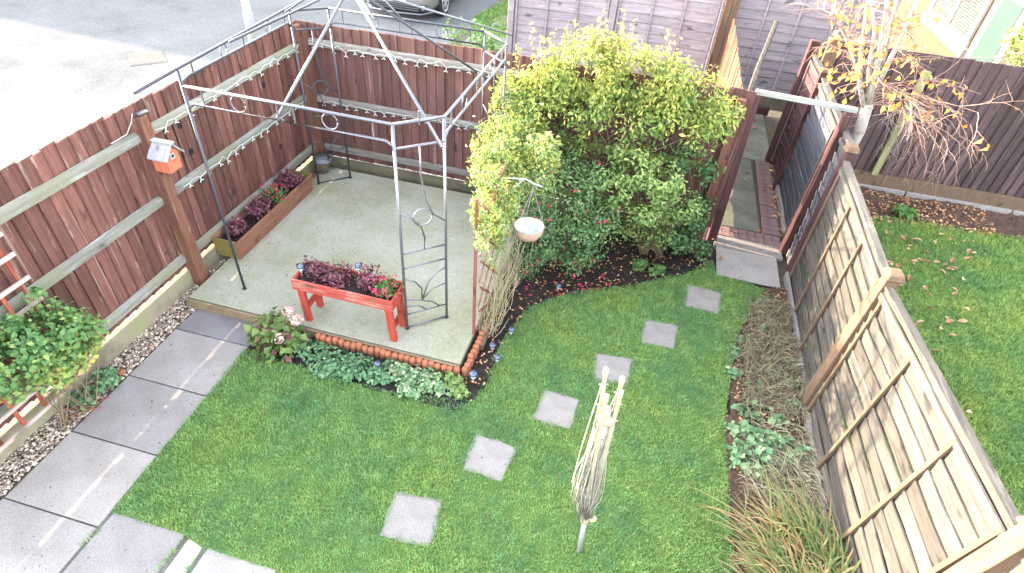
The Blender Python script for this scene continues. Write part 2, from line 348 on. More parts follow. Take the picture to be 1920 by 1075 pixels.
M['strap'] = leaf_mat('strap_leaf', [(0,(.09,.15,.05)), (.45,(.21,.27,.09)), (.75,(.38,.29,.14)), (1,(.42,.25,.13))], .3)
M['straw'] = leaf_mat('straw', [(0,(.075,.055,.035)), (.5,(.19,.15,.095)), (.8,(.24,.24,.13)), (1,(.38,.34,.25))], .15)
M['fallen'] = leaf_mat('fallen_leaf', [(0,(.3,.13,.06)), (.5,(.5,.27,.13)), (1,(.62,.44,.26))], .2)
M['debris'] = leaf_mat('debris', [(0,(.03,.022,.018)), (1,(.14,.1,.07))], .1)
M['birch_leaf'] = leaf_mat('birch_leaf', [(0,(.45,.18,.06)), (.6,(.55,.32,.06)), (1,(.55,.42,.1))], .45)
M['fern'] = leaf_mat('broad_leaf', [(0,(.07,.15,.035)), (1,(.16,.26,.07))], .3)
M['pebble'] = leaf_mat('pebble', [(0,(.1,.062,.048)), (.4,(.25,.175,.135)), (.75,(.42,.33,.25)), (1,(.6,.53,.43))], 0.0, .7)

# ------------------------------------------------------------------ leaf helpers
def rot_frames(nrm, RNG=RNG):
    n = nrm/np.linalg.norm(nrm, axis=1, keepdims=True)
    r = RNG.normal(size=n.shape); t = r - n*(r*n).sum(1, keepdims=True); t /= np.linalg.norm(t, axis=1, keepdims=True)+1e-9
    return n, t, np.cross(n, t)
def leaves(P, nrm, size, aspect=.5, fold=.18, sizevar=.35, dirs=None):
    """two triangles per half: pointed, slightly folded leaves"""
    n, t, b = rot_frames(nrm)
    if dirs is not None:
        t = dirs - n*(dirs*n).sum(1, keepdims=True); t /= np.linalg.norm(t, axis=1, keepdims=True)+1e-9; b = np.cross(n, t)
    L = (size*(1+sizevar*RNG.uniform(-1, 1, len(P))))[:, None]; W = L*aspect*.5
    v = np.stack([P, P+t*L*.45+b*W+n*L*fold, P+t*L, P+t*L*.45-b*W+n*L*fold, P+t*L*.5], 1)
    V = v.reshape(-1, 3); k = np.arange(len(P))[:, None]*5
    F = np.concatenate([k+np.array([[0,4,1]]), k+np.array([[4,2,1]]), k+np.array([[0,3,4]]), k+np.array([[4,3,2]])], 0)
    return V, F
def blob_points(blobs, n, shell=.55):
    vol = np.array([b[1][0]*b[1][1]*b[1][2]*(b[2] if len(b) > 2 else 1) for b in blobs]); cnt = RNG.multinomial(n, vol/vol.sum())
    P = []; N = []
    for b, c in zip(blobs, cnt):
        d = RNG.normal(size=(c, 3)); d /= np.linalg.norm(d, axis=1, keepdims=True)
        r = (shell + (1-shell)*RNG.uniform(0, 1, (c, 1)))*np.where(RNG.uniform(0, 1, (c, 1)) < .12, 1.18, 1)
        P.append(np.array(b[0]) + d*r*np.array(b[1])); N.append(d/np.array(b[1]))
    P = np.concatenate(P); N = np.concatenate(N); N /= np.linalg.norm(N, axis=1, keepdims=True)
    return P, N
def clump(P, k=.16, amt=.6):
    """thin out leaves in pockets so that the mass breaks into clumps with gaps"""
    q = np.sin(P[:,0]/k*1.7+1.3*np.sin(P[:,2]/k))+np.sin(P[:,1]/k*1.9+2+np.sin(P[:,0]/k*.8))+np.sin(P[:,2]/k*2.1+.7*np.sin(P[:,1]/k))
    return q > RNG.normal(-.4, amt, len(P))
def foliage(name, blobs, n, size, mat, parent, aspect=.5, up=.5, jit=.6, shell=.5, tintf=None, k=.16, zmin=.015, droop=0):
    P, N = blob_points(blobs, n, shell); m = clump(P, k) & (P[:,2] > zmin); P = P[m]; N = N[m]
    nr = N + np.array([0,0,up]) + RNG.normal(size=N.shape)*jit
    dirs = None
    if droop: dirs = N*.6 + RNG.normal(size=N.shape)*.5 + np.array([0,0,-droop])
    V, F = leaves(P, nr, np.full(len(P), size), aspect, dirs=dirs)
    t = RNG.uniform(0, 1, len(P))*.6+.1 if tintf is None else tintf(P, N)
    t = np.clip(t, 0, 1)
    return np_mesh(name, V, F, mat, parent, np.tile(t, 4))
def stems(name, base, blobs, n, r, mat, parent, sag=.1):
    mb = MB()
    P, N = blob_points(blobs, n, .2)
    for i in range(n):
        b = Vector(base[i % len(base)]) + Vector((random.uniform(-.05,.05), random.uniform(-.05,.05), 0)); e = Vector(P[i])
        mid = b.lerp(e, .5) + Vector((random.uniform(-.1,.1), random.uniform(-.1,.1), sag))
        mb.tube([b, b.lerp(mid, .6), mid, e.lerp(mid, .4), e], [r, r*.9, r*.7, r*.5, r*.25], 4)
    return mb.build(name, mat, parent)
def poly_points(poly, n):
    a = np.array(poly); lo = a.min(0); hi = a.max(0); out = []
    tot = 0
    while tot < n:
        p = lo + RNG.uniform(0, 1, (n*2, 2))*(hi-lo); c = inside(p, a); p = p[c]; out.append(p); tot += len(p)
    return np.concatenate(out)[:n]
def inside(p, a):
    c = np.zeros(len(p), bool); k = len(a); j = k-1
    for i in range(k):
        xi, yi = a[i]; xj, yj = a[j]
        cond = ((yi > p[:,1]) != (yj > p[:,1])) & (p[:,0] < (xj-xi)*(p[:,1]-yi)/(yj-yi+1e-12)+xi)
        c ^= cond; j = i
    return c
def area(poly):
    a = np.array(poly); x, y = a[:,0], a[:,1]; return abs((x*np.roll(y,-1)-y*np.roll(x,-1)).sum())/2
def grass(name, poly, dens, h, w, mat, parent=None, holes=(), z=.004, tall=0):
    P = poly_points(poly, int(area(poly)*dens))
    for hl in holes:
        hl = np.array(hl); hl = hl.mean(0)+(hl-hl.mean(0))*.89; P = P[~inside(P, hl)]
    n = len(P); a = RNG.uniform(0, 2*math.pi, n); hh = h*RNG.uniform(.5, 1.25, n)
    patch = .5+.5*np.sin(P[:,0]*3.1+np.sin(P[:,1]*2.3))*np.sin(P[:,1]*3.7+np.sin(P[:,0]*1.9)); hh *= .8+.4*patch
    ln = RNG.uniform(.25, 1.1, n)*hh; d = np.stack([np.cos(a), np.sin(a)], 1); s = np.stack([-np.sin(a), np.cos(a)], 1)*w/2
    z0 = np.full((n,1), z)
    b0 = np.concatenate([P-s, z0], 1); b1 = np.concatenate([P+s, z0], 1)
    m = np.concatenate([P+d*(ln*.35)[:,None], z0+(hh*.65)[:,None]], 1); s3 = np.concatenate([s*.8, np.zeros((n,1))], 1)
    tip = np.concatenate([P+d*ln[:,None], z0+hh[:,None]*(1-.25*(ln/hh)[:,None])], 1)
    V = np.stack([b0, b1, m+s3, m-s3, tip], 1).reshape(-1, 3); k = np.arange(n)[:,None]*5
    F = np.concatenate([k+np.array([[0,1,2]]), k+np.array([[0,2,3]]), k+np.array([[3,2,4]])], 0)
    t = np.clip(RNG.normal(.45, .2, n), 0, .93); t[RNG.uniform(0,1,n) < .035] = 1
    return stuff(np_mesh(name, V, F, mat, parent, np.tile(t, 3)))

# ================================================================== SETTING
def sheet(name, poly, z, mat, thick=.03):
    return struct(MB().poly(poly, z-thick, z).build(name, mat))
def bumpy(name, poly, z, mat, amp=.02, step=.05):
    """uneven ground clipped to a polygon: a grid whose outside cells are dropped"""
    a = np.array(poly); lo = a.min(0)-step; hi = a.max(0)+step
    nx, ny = int((hi[0]-lo[0])/step)+1, int((hi[1]-lo[1])/step)+1
    X, Y = np.meshgrid(lo[0]+np.arange(nx)*step, lo[1]+np.arange(ny)*step, indexing='ij')
    P = np.stack([X.ravel(), Y.ravel()], 1); Z = z+amp*(RNG.uniform(-.5, .5, len(P))+.6*np.sin(P[:,0]*5.1)*np.sin(P[:,1]*4.3))
    idx = np.arange(nx*ny).reshape(nx, ny); F = np.stack([idx[:-1,:-1].ravel(), idx[1:,:-1].ravel(), idx[1:,1:].ravel(), idx[:-1,1:].ravel()], 1)
    F = F[inside(P[F].mean(1), a)]
    return struct(np_mesh(name, np.concatenate([P, Z[:,None]], 1), F, mat, smooth=True))
sheet('ground', [(-150,-60),(150,-60),(150,150),(-150,150)], -.06, M['earth'])
sheet('road', [(-60,-12),(-4.26,-12),(-4.26,6.52),(-2.9,6.52),(-2.9,40),(-60,40)], -.012, M['road'])
sheet('driveway', [(-2.88,6.52),(1.0,6.52),(1.0,10.88),(-2.88,10.88)], -.012, M['drive'])
LAWN = [(-3.06,1.385),(-3.1,3.06),(-2.63,3.02),(-2.2,3.0),(-1.78,2.98),(-1.34,3.03),(-.92,3.1),(-.86,3.32),(-.86,3.64),(-.83,3.98),(-.72,4.45),(-.37,4.8),(.0,5.03),(.35,5.2),(.7,5.48),(.99,5.73),(1.2,5.98),(1.26,5.72),(1.6,5.68),(1.8,5.62),(1.64,5.22),(1.47,4.78),(1.37,4.17),(1.32,3.76),(1.3,3.23),(1.31,2.69),(1.34,2.2),(1.36,1.0),(-1.6,1.0),(-1.6,1.335),(-2.3,1.345),(-2.45,1.385)]
lawn = sheet('lawn', LAWN, 0.0, M['turf'])
STONES = [[(-1.2,2.11),(-.82,2.15),(-.79,1.78),(-1.16,1.75)],[(-.76,2.8),(-.4,2.77),(-.43,2.42),(-.77,2.44)],[(-.31,3.43),(.03,3.42),(-.01,3.06),(-.35,3.07)],[(.07,4.03),(.44,4.06),(.42,3.72),(.1,3.67)],[(.5,4.67),(.85,4.69),(.82,4.32),(.49,4.3)],[(.92,5.41),(1.3,5.39),(1.27,5.0),(.9,5.01)]]
grass('lawn_grass', LAWN, 13000, .027, .005, M['grass'], holes=STONES)
bed = [(-1.03,3.05),(-.9,3.08),(-.84,3.3),(-.84,3.64),(-.81,3.98),(-.7,4.43),(-.35,4.78),(.02,5.01),(.37,5.18),(.72,5.46),(1.01,5.71),(1.2,5.95),(1.2,6.4),(-1.03,6.4)]
bumpy('flower_bed', bed, .012, M['soil'], .035)
bumpy('border_bed', [(-3.08,3.02),(-1.0,2.96),(-1.0,3.44),(-3.08,3.46)], .008, M['soil'], .03)
bumpy('fence_bed', [(1.33,.8),(1.31,2.69),(1.3,3.23),(1.33,3.76),(1.38,4.17),(1.48,4.78),(1.66,5.22),(1.82,5.66),(2.2,5.72),(2.2,.8)], .01, M['litter_soil'], .035)
bumpy('neighbour_bed', [(2.16,6.2),(2.6,7.3),(3.4,7.75),(5,7.85),(8,7.9),(8,8.66),(2.16,8.66)], .012, M['litter_soil'], .04)
NL = [(2.12,.5),(8,.5),(8,7.95),(5,7.9),(3.5,7.8),(2.75,7.35),(2.4,6.6),(2.12,6.1)]
sheet('neighbour_lawn', NL, 0.0, M['turf'])
grass('neighbour_grass', [(2.12,1.3),(5.2,1.3),(7.2,7.9),(5,7.9),(3.5,7.8),(2.75,7.35),(2.4,6.6),(2.12,6.1)], 6500, .05, .0065, M['grass_n'])
# gravel strip beside the fence
gs = sheet('gravel_strip', [(-4.12,-.2),(-3.87,-.2),(-3.87,3.44),(-3.97,3.46),(-3.97,6.2),(-4.12,6.2)], -.008, M['earth'])
def pebbles(name, poly, n, s0, s1, z):
    P = poly_points(poly, n); V = []; F = []
    base = np.array([[1,0,0],[-1,0,0],[0,1,0],[0,-1,0],[0,0,1],[0,0,-1]], float)
    tri = np.array([[0,2,4],[2,1,4],[1,3,4],[3,0,4],[2,0,5],[1,2,5],[3,1,5],[0,3,5]])
    sc = RNG.uniform(s0, s1, (n,1,1))*RNG.uniform(.6, 1.2, (n,1,3))*np.array([1,1,.65]); a = RNG.uniform(0, 6.28, n)
    B = base[None]*sc; c, s = np.cos(a)[:,None], np.sin(a)[:,None]
    x = B[:,:,0]*c-B[:,:,1]*s; y = B[:,:,0]*s+B[:,:,1]*c; B = np.stack([x, y, B[:,:,2]], 2)
    B += np.concatenate([P, np.full((n,1), z)+RNG.uniform(0, .012, (n,1))], 1)[:,None,:]
    F = (np.arange(n)[:,None,None]*6+tri[None]).reshape(-1, 3)
    t = np.repeat(RNG.uniform(0, 1, n), 8)
    return stuff(np_mesh(name, B.reshape(-1, 3), F, M['pebble'], None, t, True))
pebbles('gravel', [(-4.11,.2),(-3.87,.2),(-3.87,3.43),(-3.97,3.46),(-3.97,6.15),(-4.11,6.15)], 6500, .008, .021, -.002)

# path of big concrete slabs, each slab a piece of the path
path = sheet('path', [(-3.87,-.6),(-1.58,-.6),(-1.58,1.38),(-3.06,1.4),(-3.06,3.42),(-3.87,3.43)], -.014, M['alley'])
def slab(parent, x0, y0, x1, y1, z, mat, skew=0, name='paving_slab', t=.05):
    g = .005; e = lambda: random.uniform(-.004, .004)
    pts = [(x0+g+e(), y0+g+e()), (x1-g+e(), y0+g+e()+skew), (x1-g+e(), y1-g+e()+skew), (x0+g+e(), y1-g+e())]
    mb = MB().poly(pts, -t, 0); c = sum((Vector((p[0], p[1], 0)) for p in pts), Vector())/4
    mb.v = [v-c for v in mb.v]
    o = mb.build(name, mat, parent, bevel=.004); o.location = (c.x, c.y, z+random.uniform(-.002, .002)); return o
ys = [-.55,.06,.66,1.27,1.87,2.48,3.09,3.42]
for i in range(len(ys)-1): slab(path, -3.86, ys[i], -3.07, ys[i+1], .004, M['slab_dark'] if i in (6,) else M['slab'])
for y0, y1 in ((-.55,.16),(.16,.78),(.78,1.4)): slab(path, -3.05, y0, -2.46, y1, .003, M['slab'])
for y0, y1 in ((.2,.55),(.55,.97),(1.0,1.38)): slab(path, -2.43, y0, -2.29, y1, -.002, M['slab_cream'], name='filler_stone')
for x0, x1 in ((-2.26,-1.72),(-1.7,-1.2)):
    for y0, y1 in ((.1,.73),(.74,1.36 if x0 < -2 else 1.33)): slab(path, x0, y0, x1, y1, .003, M['slab'])
grass('joint_moss', [(-2.5,.3),(-2.44,.3),(-2.44,1.4),(-2.48,1.4)], 2600, .03, .008, M['grass'])
grass('joint_moss', [(-2.3,.4),(-2.25,.4),(-2.25,1.4),(-2.3,1.4)], 2200, .03, .008, M['grass'])
grass('joint_moss', [(-3.08,1.12),(-3.03,1.12),(-3.03,1.26),(-3.08,1.26)], 3000, .025, .008, M['grass'])
patio = struct(MB().poly([(-3.95,3.43),(-2.6,3.42),(-1.11,3.41),(-1.1,6.25),(-3.96,6.25)], -.05, .1).build('patio', M['patio'], bevel=.008))
for a_, b_, nm in (((-3.95,3.4),(-2.62,3.39),'edge_strip'),((-2.62,3.39),(-1.11,3.38),'edge_strip')): MB().bar((*a_,.035),(*b_,.035),.022,.125).build(nm, M['edge_brown'], patio)
# alley behind the gate
alley = sheet('alley_path', [(1.22,6.6),(2.12,6.6),(2.2,10.9),(1.2,10.9)], -.02, M['earth'])
slab(alley, 1.24, 6.82, 1.83, 8.9, .004, M['alley'], name='concrete_strip'); slab(alley, 1.24, 8.92, 2.15, 10.82, .002, M['alley'], name='concrete_strip')
slab(alley, 1.23, 6.3, 2.06, 6.58, .006, M['mortar'], name='mortar_strip'); slab(alley, 1.25, 5.7, 1.98, 6.298, .006, M['slab'], name='paving_slab', t=.02)
bm_ = MB().box((0,0,0), (.098,.212,.06)).mesh('brick', M['brick'])
for i in range(8):
    o = link('brick', bm_, alley); o.location = (1.28+i*.104, 6.69-i*.003, -.018+random.uniform(-.003,.003)); o.rotation_euler.z = random.uniform(-.02,.02)
for i in range(20):
    o = link('brick', bm_, alley); o.location = (1.955+i*.002, 6.86+i*.104, -.018+random.uniform(-.004,.004)); o.rotation_euler.z = math.pi/2+random.uniform(-.03,.03)
# verge beyond the fence with slabs
vg = [(-3.6,11.2),(-2.85,11.2),(-2.85,16.5),(-3.9,16.5),(-4.3,14)]
sheet('verge', vg, .0, M['turf']); grass('verge_grass', vg, 1600, .07, .014, M['grass_n'])
vp = struct(MB().poly([(-4.2,11.9),(-2.9,11.9),(-2.9,16.4),(-4.2,16.4)], -.04, -.004).build('verge_path', M['earth']))
for y0, y1, x0 in ((12.0,12.85,-3.95),(13.55,14.4,-3.75)): slab(vp, x0, y0, -2.95, y1, .03, M['stone'])

# ================================================================== FENCES
def board_run(parent, name, mat, p0, p1, z0, z1, width, face, ztop=.012, zbot=.012, thick=.016, flip=1):
    """featheredge boards, each a piece of its own, sharing a few meshes; face = unit vector towards the viewer side"""
    p0 = Vector(p0); p1 = Vector(p1); L = (p1-p0).length; n = int(round(L/width)); d = (p1-p0)/n; ang = math.atan2(d.y, d.x)
    meshes = []
    for k in range(6):
        mb = MB(); wdt = width*1.22; zt = z1+random.uniform(-ztop, ztop); zb = z0+random.uniform(-zbot, zbot)
        # local: x along the run, y thickness, one edge thicker than the other
        e_ = -wdt/2*flip; f_ = wdt/2*flip
        mb.hexa([(e_,-.004,zb),(f_,-thick,zb),(f_,.0,zb),(e_,.004,zb),(e_,-.004,zt),(f_,-thick,zt+random.uniform(-.006,.006)),(f_,.0,zt),(e_,.004,zt)])
        meshes.append(mb.mesh(name, mat))
    for i in range(n):
        o = link(name, meshes[random.randrange(6)], parent); c = p0+d*(i+.5); l = Vector(LOC.get(parent.name, (0,0,0)))
        o.location = Vector((c.x, c.y, random.uniform(-.004,.004))) - l; o.rotation_euler = (random.uniform(-.004,.004), random.uniform(-.005,.005), ang+random.uniform(-.02,.02))
    return n
# ---- left fence towards the road
XF = -4.165
lf = thing('garden_fence', 'reddish brown featheredge fence along the sunlit road, with bird box post', 'fence', (XF,3.6,0))
board_run(lf, 'board', M['board'], (XF,.7,0), (XF,6.36,0), .217, 1.915, .11, (1,0,0), .012, .006, .024, -1)
for z in (1.655, 1.03, .345):
    a, b = (.7, 3.70), (3.80, 6.33)
    for y0, y1 in (a, b):
        mb = MB(); x0, x1 = XF+.026, XF+.066; h = .085
        N = 10; pts = []
        for i in range(N+1):
            y = y0+(y1-y0)*i/N; w_ = random.uniform(-.003,.003)
            pts.append([(x0,y,z-h/2),(x1+w_,y,z-h/2+w_),(x1+w_,y,z+h*.18+w_),(x0,y,z+h/2+w_)])
        for i in range(N):
            n = len(mb.v)
            mb.v += [Vector(q) for q in pts[i]+pts[i+1]]
            for k in range(4): mb.f.append([n+k, n+(k+1) % 4, n+4+(k+1) % 4, n+4+k])
            if i == 0: mb.f.append([n+3,n+2,n+1,n])
            if i == N-1: mb.f.append([n+4,n+5,n+6,n+7])
        mb.build('rail', M['rail'], lf)
for y0, y1 in ((.7,3.7),(3.8,6.3)):
    MB().box((XF+.025,(y0+y1)/2,.08), (.07,y1-y0-.01,.24)).build('gravel_board', M['gravel_board'], lf, bevel=.006)
# post carrying the bird box, with a split second timber
MB().hexa([(-4.13,3.69,-.05),(-4.0,3.69,-.05),(-4.0,3.81,-.05),(-4.13,3.81,-.05),(-4.15,3.7,1.8),(-4.035,3.7,1.84),(-4.035,3.8,1.84),(-4.15,3.8,1.8)]).build('fence_post', M['post_bird'], lf, bevel=.006)
MB().hexa([(-4.145,3.688,.75),(-4.02,3.687,.75),(-4.02,3.72,.75),(-4.14,3.72,.75),(-4.152,3.697,1.802),(-4.037,3.697,1.842),(-4.037,3.72,1.842),(-4.15,3.72,1.802)]).build('post_cheek', M['board'], lf)
MB().bar((-4.09,3.74,1.845),(-4.06,3.83,1.85),.05,.012).build('metal_strap', M['metal_pale'], lf)
MB().box((-4.115,6.31,.93), (.09,.09,1.92)).build('fence_post', M['post'], lf, bevel=.005)
for px, py in ((336,235),(358,284.5),(495,159),(525,275.5),(377,338),(434,367)):
    p = at_x(px, py, XF+.014); MB().box((XF+.013,p.y,p.z), (.012,.05,.062)).build('black_fixing', M['black'], lf)
for px, py in ((420,313),(445,352),(297,404),(311,475),(247,455),(114,341),(487,212),(437,250)):
    p = at_x(px, py, XF+.012); MB().lathe((XF+.012,p.y,p.z), [(.012,0),(.012,.004)], 6, (1,0,0)).build('knot_hole', M['black'], lf)
# ---- back fence
YF = 6.405
bf = thing('garden_fence', 'reddish brown featheredge fence behind the patio, hung with string lights and climber', 'fence', (-1.5,YF,0))
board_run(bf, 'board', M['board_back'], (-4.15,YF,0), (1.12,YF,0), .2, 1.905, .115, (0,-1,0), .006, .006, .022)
for z, m in ((1.7,'rail_x'),(1.0,'rail_x'),(.335,'rail_x')):
    for x0, x1 in ((-4.1,-1.2),(-1.1,1.08)):
        mb = MB(); mb.hexa([(x0,YF-.066,z-.042),(x1,YF-.066,z-.042),(x1,YF-.026,z-.042),(x0,YF-.026,z-.042),(x0,YF-.064,z+.018),(x1,YF-.064,z+.018),(x1,YF-.026,z+.042),(x0,YF-.026,z+.042)])
        mb.build('rail', M['rail_x'] if x0 < -2 else M['rail_moss'], bf, bevel=.004)
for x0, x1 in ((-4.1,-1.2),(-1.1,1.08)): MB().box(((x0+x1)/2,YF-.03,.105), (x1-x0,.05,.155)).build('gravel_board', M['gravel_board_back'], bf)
for x in (-4.05,-1.15,1.0): MB().box((x,YF-.06,.9), (.095,.1,1.86)).build('fence_post', M['post'], bf, bevel=.006)
# ---- string lights along the rails: wire + small white star clips
def light_string(label, pts, nb, sag=.03, out=(1,0,0)):
    t = thing('string_lights', label, 'string lights', tuple(pts[0]), 'string lights on the fence rails')
    P = [Vector(p) for p in pts]; W = []
    tot = sum((P[i+1]-P[i]).length for i in range(len(P)-1))
    bulb = []
    for i in range(len(P)-1):
        k = max(2, int(nb*(P[i+1]-P[i]).length/tot))
        for j in range(k*2+1):
            u = min(1, max(0, (j+random.uniform(-.35,.35))/(k*2))); q = P[i].lerp(P[i+1], u); q = q + Vector((0,0,random.gauss(0,.012)-(sag if j % 2 else 0)*random.uniform(0,.9)))
            W.append(q)
            if j % 2 == 1: bulb.append(q)
    MB().tube(W, .0035, 4).build('wire', M['wire'], t)
    o_ = Vector(out)
    for q in bulb:
        mb = MB(); side = Vector((0,0,1)).cross(o_)
        d = (Vector((0,0,-1))*.9+side*random.uniform(-.6,.6)).normalized(); e = q+d*.035
        mb.bar(q, e, .007)
        for s in (-1, 1): mb.bar(e, e+(side*s*.9-Vector((0,0,1))*random.uniform(.1,.7)+o_*.3).normalized()*.028, .007)
        mb.build('light_clip', M['wire'], t)
light_string('white string lights on upper rail of the road side fence', [(-4.085,3.86,1.66),(-4.085,6.28,1.66)], 13)
light_string('white string lights on middle rail of the road side fence', [(-4.085,3.95,1.03),(-4.085,6.2,1.03)], 15)
light_string('white string lights on upper rail of fence behind patio', [(-3.98,YF-.082,1.7),(-1.66,YF-.082,1.7)], 18, out=(0,-1,0))
light_string('white string lights on middle rail of fence behind patio', [(-3.95,YF-.082,1.0),(-1.66,YF-.082,1.0)], 17, out=(0,-1,0))
MB().tube([at_x(248,214,-4.0), at_x(246,230,-4.02), at_x(238,252,-4.08), at_x(222,262,-4.08), at_x(208,270,-4.09)], .004, 4).build('cable', M['wire'], lf)

# ---- lap panel fence on the right: slats, battens, frame, posts
def lap_panel(parent, B0, B1, T0, T1, n, mat, bmat, battens, out, cap=True, names=('slat','batten','top_rail'), warp=.012, axis_len=8, capm=None, th=.012, ledge=False):
    """B0-B1 bottom edge, T0-T1 top edge, out = direction the battens stand proud"""
    B0, B1, T0, T1 = map(Vector, (B0, B1, T0, T1)); out = Vector(out)
    P = lambda u, v: B0.lerp(B1, u).lerp(T0.lerp(T1, u), v)
    for i in range(n):
        v0 = i/n; v1 = min(1, (i+1)/n+(.012 if ledge else .03))
        mb = MB(); K = axis_len; ph = random.uniform(0, 6.28)
        for j in range(K+1):
            u = j/K; wv = warp*(math.sin(ph+u*7)+random.uniform(-.5,.5)); bow = warp*.9*math.sin(u*math.pi*3+ph)
            a = P(u, v0)+Vector((0,0,wv)); b = P(u, v1)+Vector((0,0,random.uniform(-.004,.004)))
            o1 = out*(.003+bow*.4) if ledge else out*(.024+bow*.6); o2 = out*(.024+bow*.5) if ledge else out*.002
            for q in (a+o1, a+o1-out*th, b+o2-out*th, b+o2): mb.v.append(q)
        for j in range(K):
            s = j*4
            for k in range(4): mb.f.append([s+k, s+(k+1) % 4, s+4+(k+1) % 4, s+4+k])
        mb.f.append([3,2,1,0]); e = K*4; mb.f.append([e,e+1,e+2,e+3])
        mb.build(names[0], mat, parent)
    for u in battens:
        MB().bar(P(u,.01)+out*.034, P(u,.96)+out*.03, .032, .02, out).build(names[1], bmat, parent)
    if cap:
        MB().bar(P(0,1)+out*.006, P(1,1)+out*.006, .06, .022, (0,0,1)).build(names[2], capm or mat, parent)
        MB().bar(P(0,.945)+out*.03, P(1,.945)+out*.03, .016, .05, (0,0,1)).build('edge_board', capm or mat, parent)
rf = thing('lap_fence', 'weathered pale lap panel fence beside the lawn, sunlit at its top', 'fence', (2.08,4,0))
lap_panel(rf, (2.06,1.98,.04), (2.03,3.9,.04), (2.24,1.98,1.52), (2.06,3.9,1.5), 12, M['slat'], M['batten'], (.31,.66,.03,.965), (-1,0,0), ledge=True, warp=.014, axis_len=14)
lap_panel(rf, (2.04,4.0,.04), (2.1,5.93,.04), (2.07,4.0,1.52), (2.1,5.93,1.52), 12, M['slat'], M['batten'], (.33,.64,.03,.97), (-1,0,0), ledge=True, warp=.014, axis_len=14)
lap_panel(rf, (2.1,.1,.06), (2.07,1.86,.06), (2.26,.1,1.6), (2.24,1.86,1.6), 12, M['slat'], M['batten'], (.33,.66,.965), (-1,0,0), ledge=True, warp=.014, axis_len=14)
for y0, y1, x in ((.1,1.86,2.06),(1.98,3.9,2.02),(4.0,5.95,2.06)): MB().box((x-.015,(y0+y1)/2,.03), (.03,y1-y0,.1)).build('gravel_board', M['stone'], rf)
def capped_post(parent, x, y, h, w, mat, capm, lean=(0,0), cw=.15, ch=.06):
    lx, ly = lean
    MB().hexa([(x-w/2,y-w/2,-.05),(x+w/2,y-w/2,-.05),(x+w/2,y+w/2,-.05),(x-w/2,y+w/2,-.05),(x-w/2+lx,y-w/2+ly,h),(x+w/2+lx,y-w/2+ly,h),(x+w/2+lx,y+w/2+ly,h),(x-w/2+lx,y+w/2+ly,h)]).build('fence_post', mat, parent, bevel=.005)
    mb = MB(); c = (x+lx, y+ly); q = cw/2
    mb.hexa([(c[0]-q,c[1]-q,h),(c[0]+q,c[1]-q,h),(c[0]+q,c[1]+q,h),(c[0]-q,c[1]+q,h),(c[0]-q*.7,c[1]-q*.7,h+ch),(c[0]+q*.7,c[1]-q*.7,h+ch),(c[0]+q*.7,c[1]+q*.7,h+ch),(c[0]-q*.7,c[1]+q*.7,h+ch)])
    mb.build('post_cap', capm, parent, bevel=.012)
capped_post(rf, 2.02, 3.95, 1.56, .1, M['post_pale'], M['post_pale'], (.04,0))
capped_post(rf, 2.06, 1.92, 1.6, .11, M['post_pale'], M['post_pale'], (.17,.02), .16, .07)
capped_post(rf, 2.09, 5.99, 1.6, .09, M['post_dark'], M['post_pale'], (.03,.03), .14, .07)
af = thing('lap_fence', 'lap panel fence along the narrow alley, shade painted in as dark blue grey', 'fence', (2.15,7.2,0))
lap_panel(af, (2.13,6.06,.05), (2.16,8.07,.05), (2.14,6.06,1.62), (2.16,8.07,1.62), 13, M['slat_shaded'], M['batten_dark'], (.36,.03), (-1,0,0), capm=M['slat'], ledge=True, warp=.014, axis_len=14)
lap_panel(af, (2.16,8.17,.05), (2.14,8.88,.05), (2.16,8.17,1.66), (2.14,8.88,1.66), 13, M['slat_red'], M['batten_dark'], (.97,), (-1,0,0), capm=M['slat'], ledge=True)
MB().box((2.13,7.1,.03), (.03,2.0,.1)).build('gravel_board', M['stone'], af)
capped_post(af, 2.14, 8.12, 1.68, .09, M['post_dark'], M['post_pale'], (0,0), .12, .05)
MB().box((2.1,8.95,.9), (.13,.11,1.86)).build('fence_post', M['post_dark'], af, bevel=.006)
# ---- gate posts and lintel bar
gt = thing('gate_frame', 'dark red gate posts joined by a pale bar over the slab', 'gate frame', (1.2,6.47,0))
MB().hexa([(1.15,6.42,-.05),(1.26,6.42,-.05),(1.26,6.52,-.05),(1.15,6.52,-.05),(1.07,6.42,1.86),(1.19,6.42,1.86),(1.19,6.52,1.86),(1.07,6.52,1.86)]).build('gate_post', M['post_dark'], gt, bevel=.006)
MB().hexa([(2.02,6.44,-.05),(2.12,6.44,-.05),(2.12,6.54,-.05),(2.02,6.54,-.05),(2.05,6.44,1.8),(2.15,6.44,1.8),(2.15,6.54,1.8),(2.05,6.54,1.8)]).build('gate_post', M['post_dark'], gt, bevel=.02)
MB().bar((1.13,6.46,1.885),(2.16,6.48,1.845),.055,.05).build('lintel_bar', M['lintel'], gt, bevel=.005)
MB().bar((1.07,6.58,.95),(1.09,6.58,1.45),.07,.02,(0,1,0)).build('stop_strip', M['slat'], gt)
MB().tube([(1.08,6.5,1.8),(1.1,6.62,2.05),(1.16,6.8,2.5)], [.03,.028,.024], 6).build('lichened_pole', M['moss_post'] if False else M['slat'], gt)
MB().box((1.115,6.5,1.72), (.05,.12,.12)).build('hinge_block', M['post_dark'], gt)
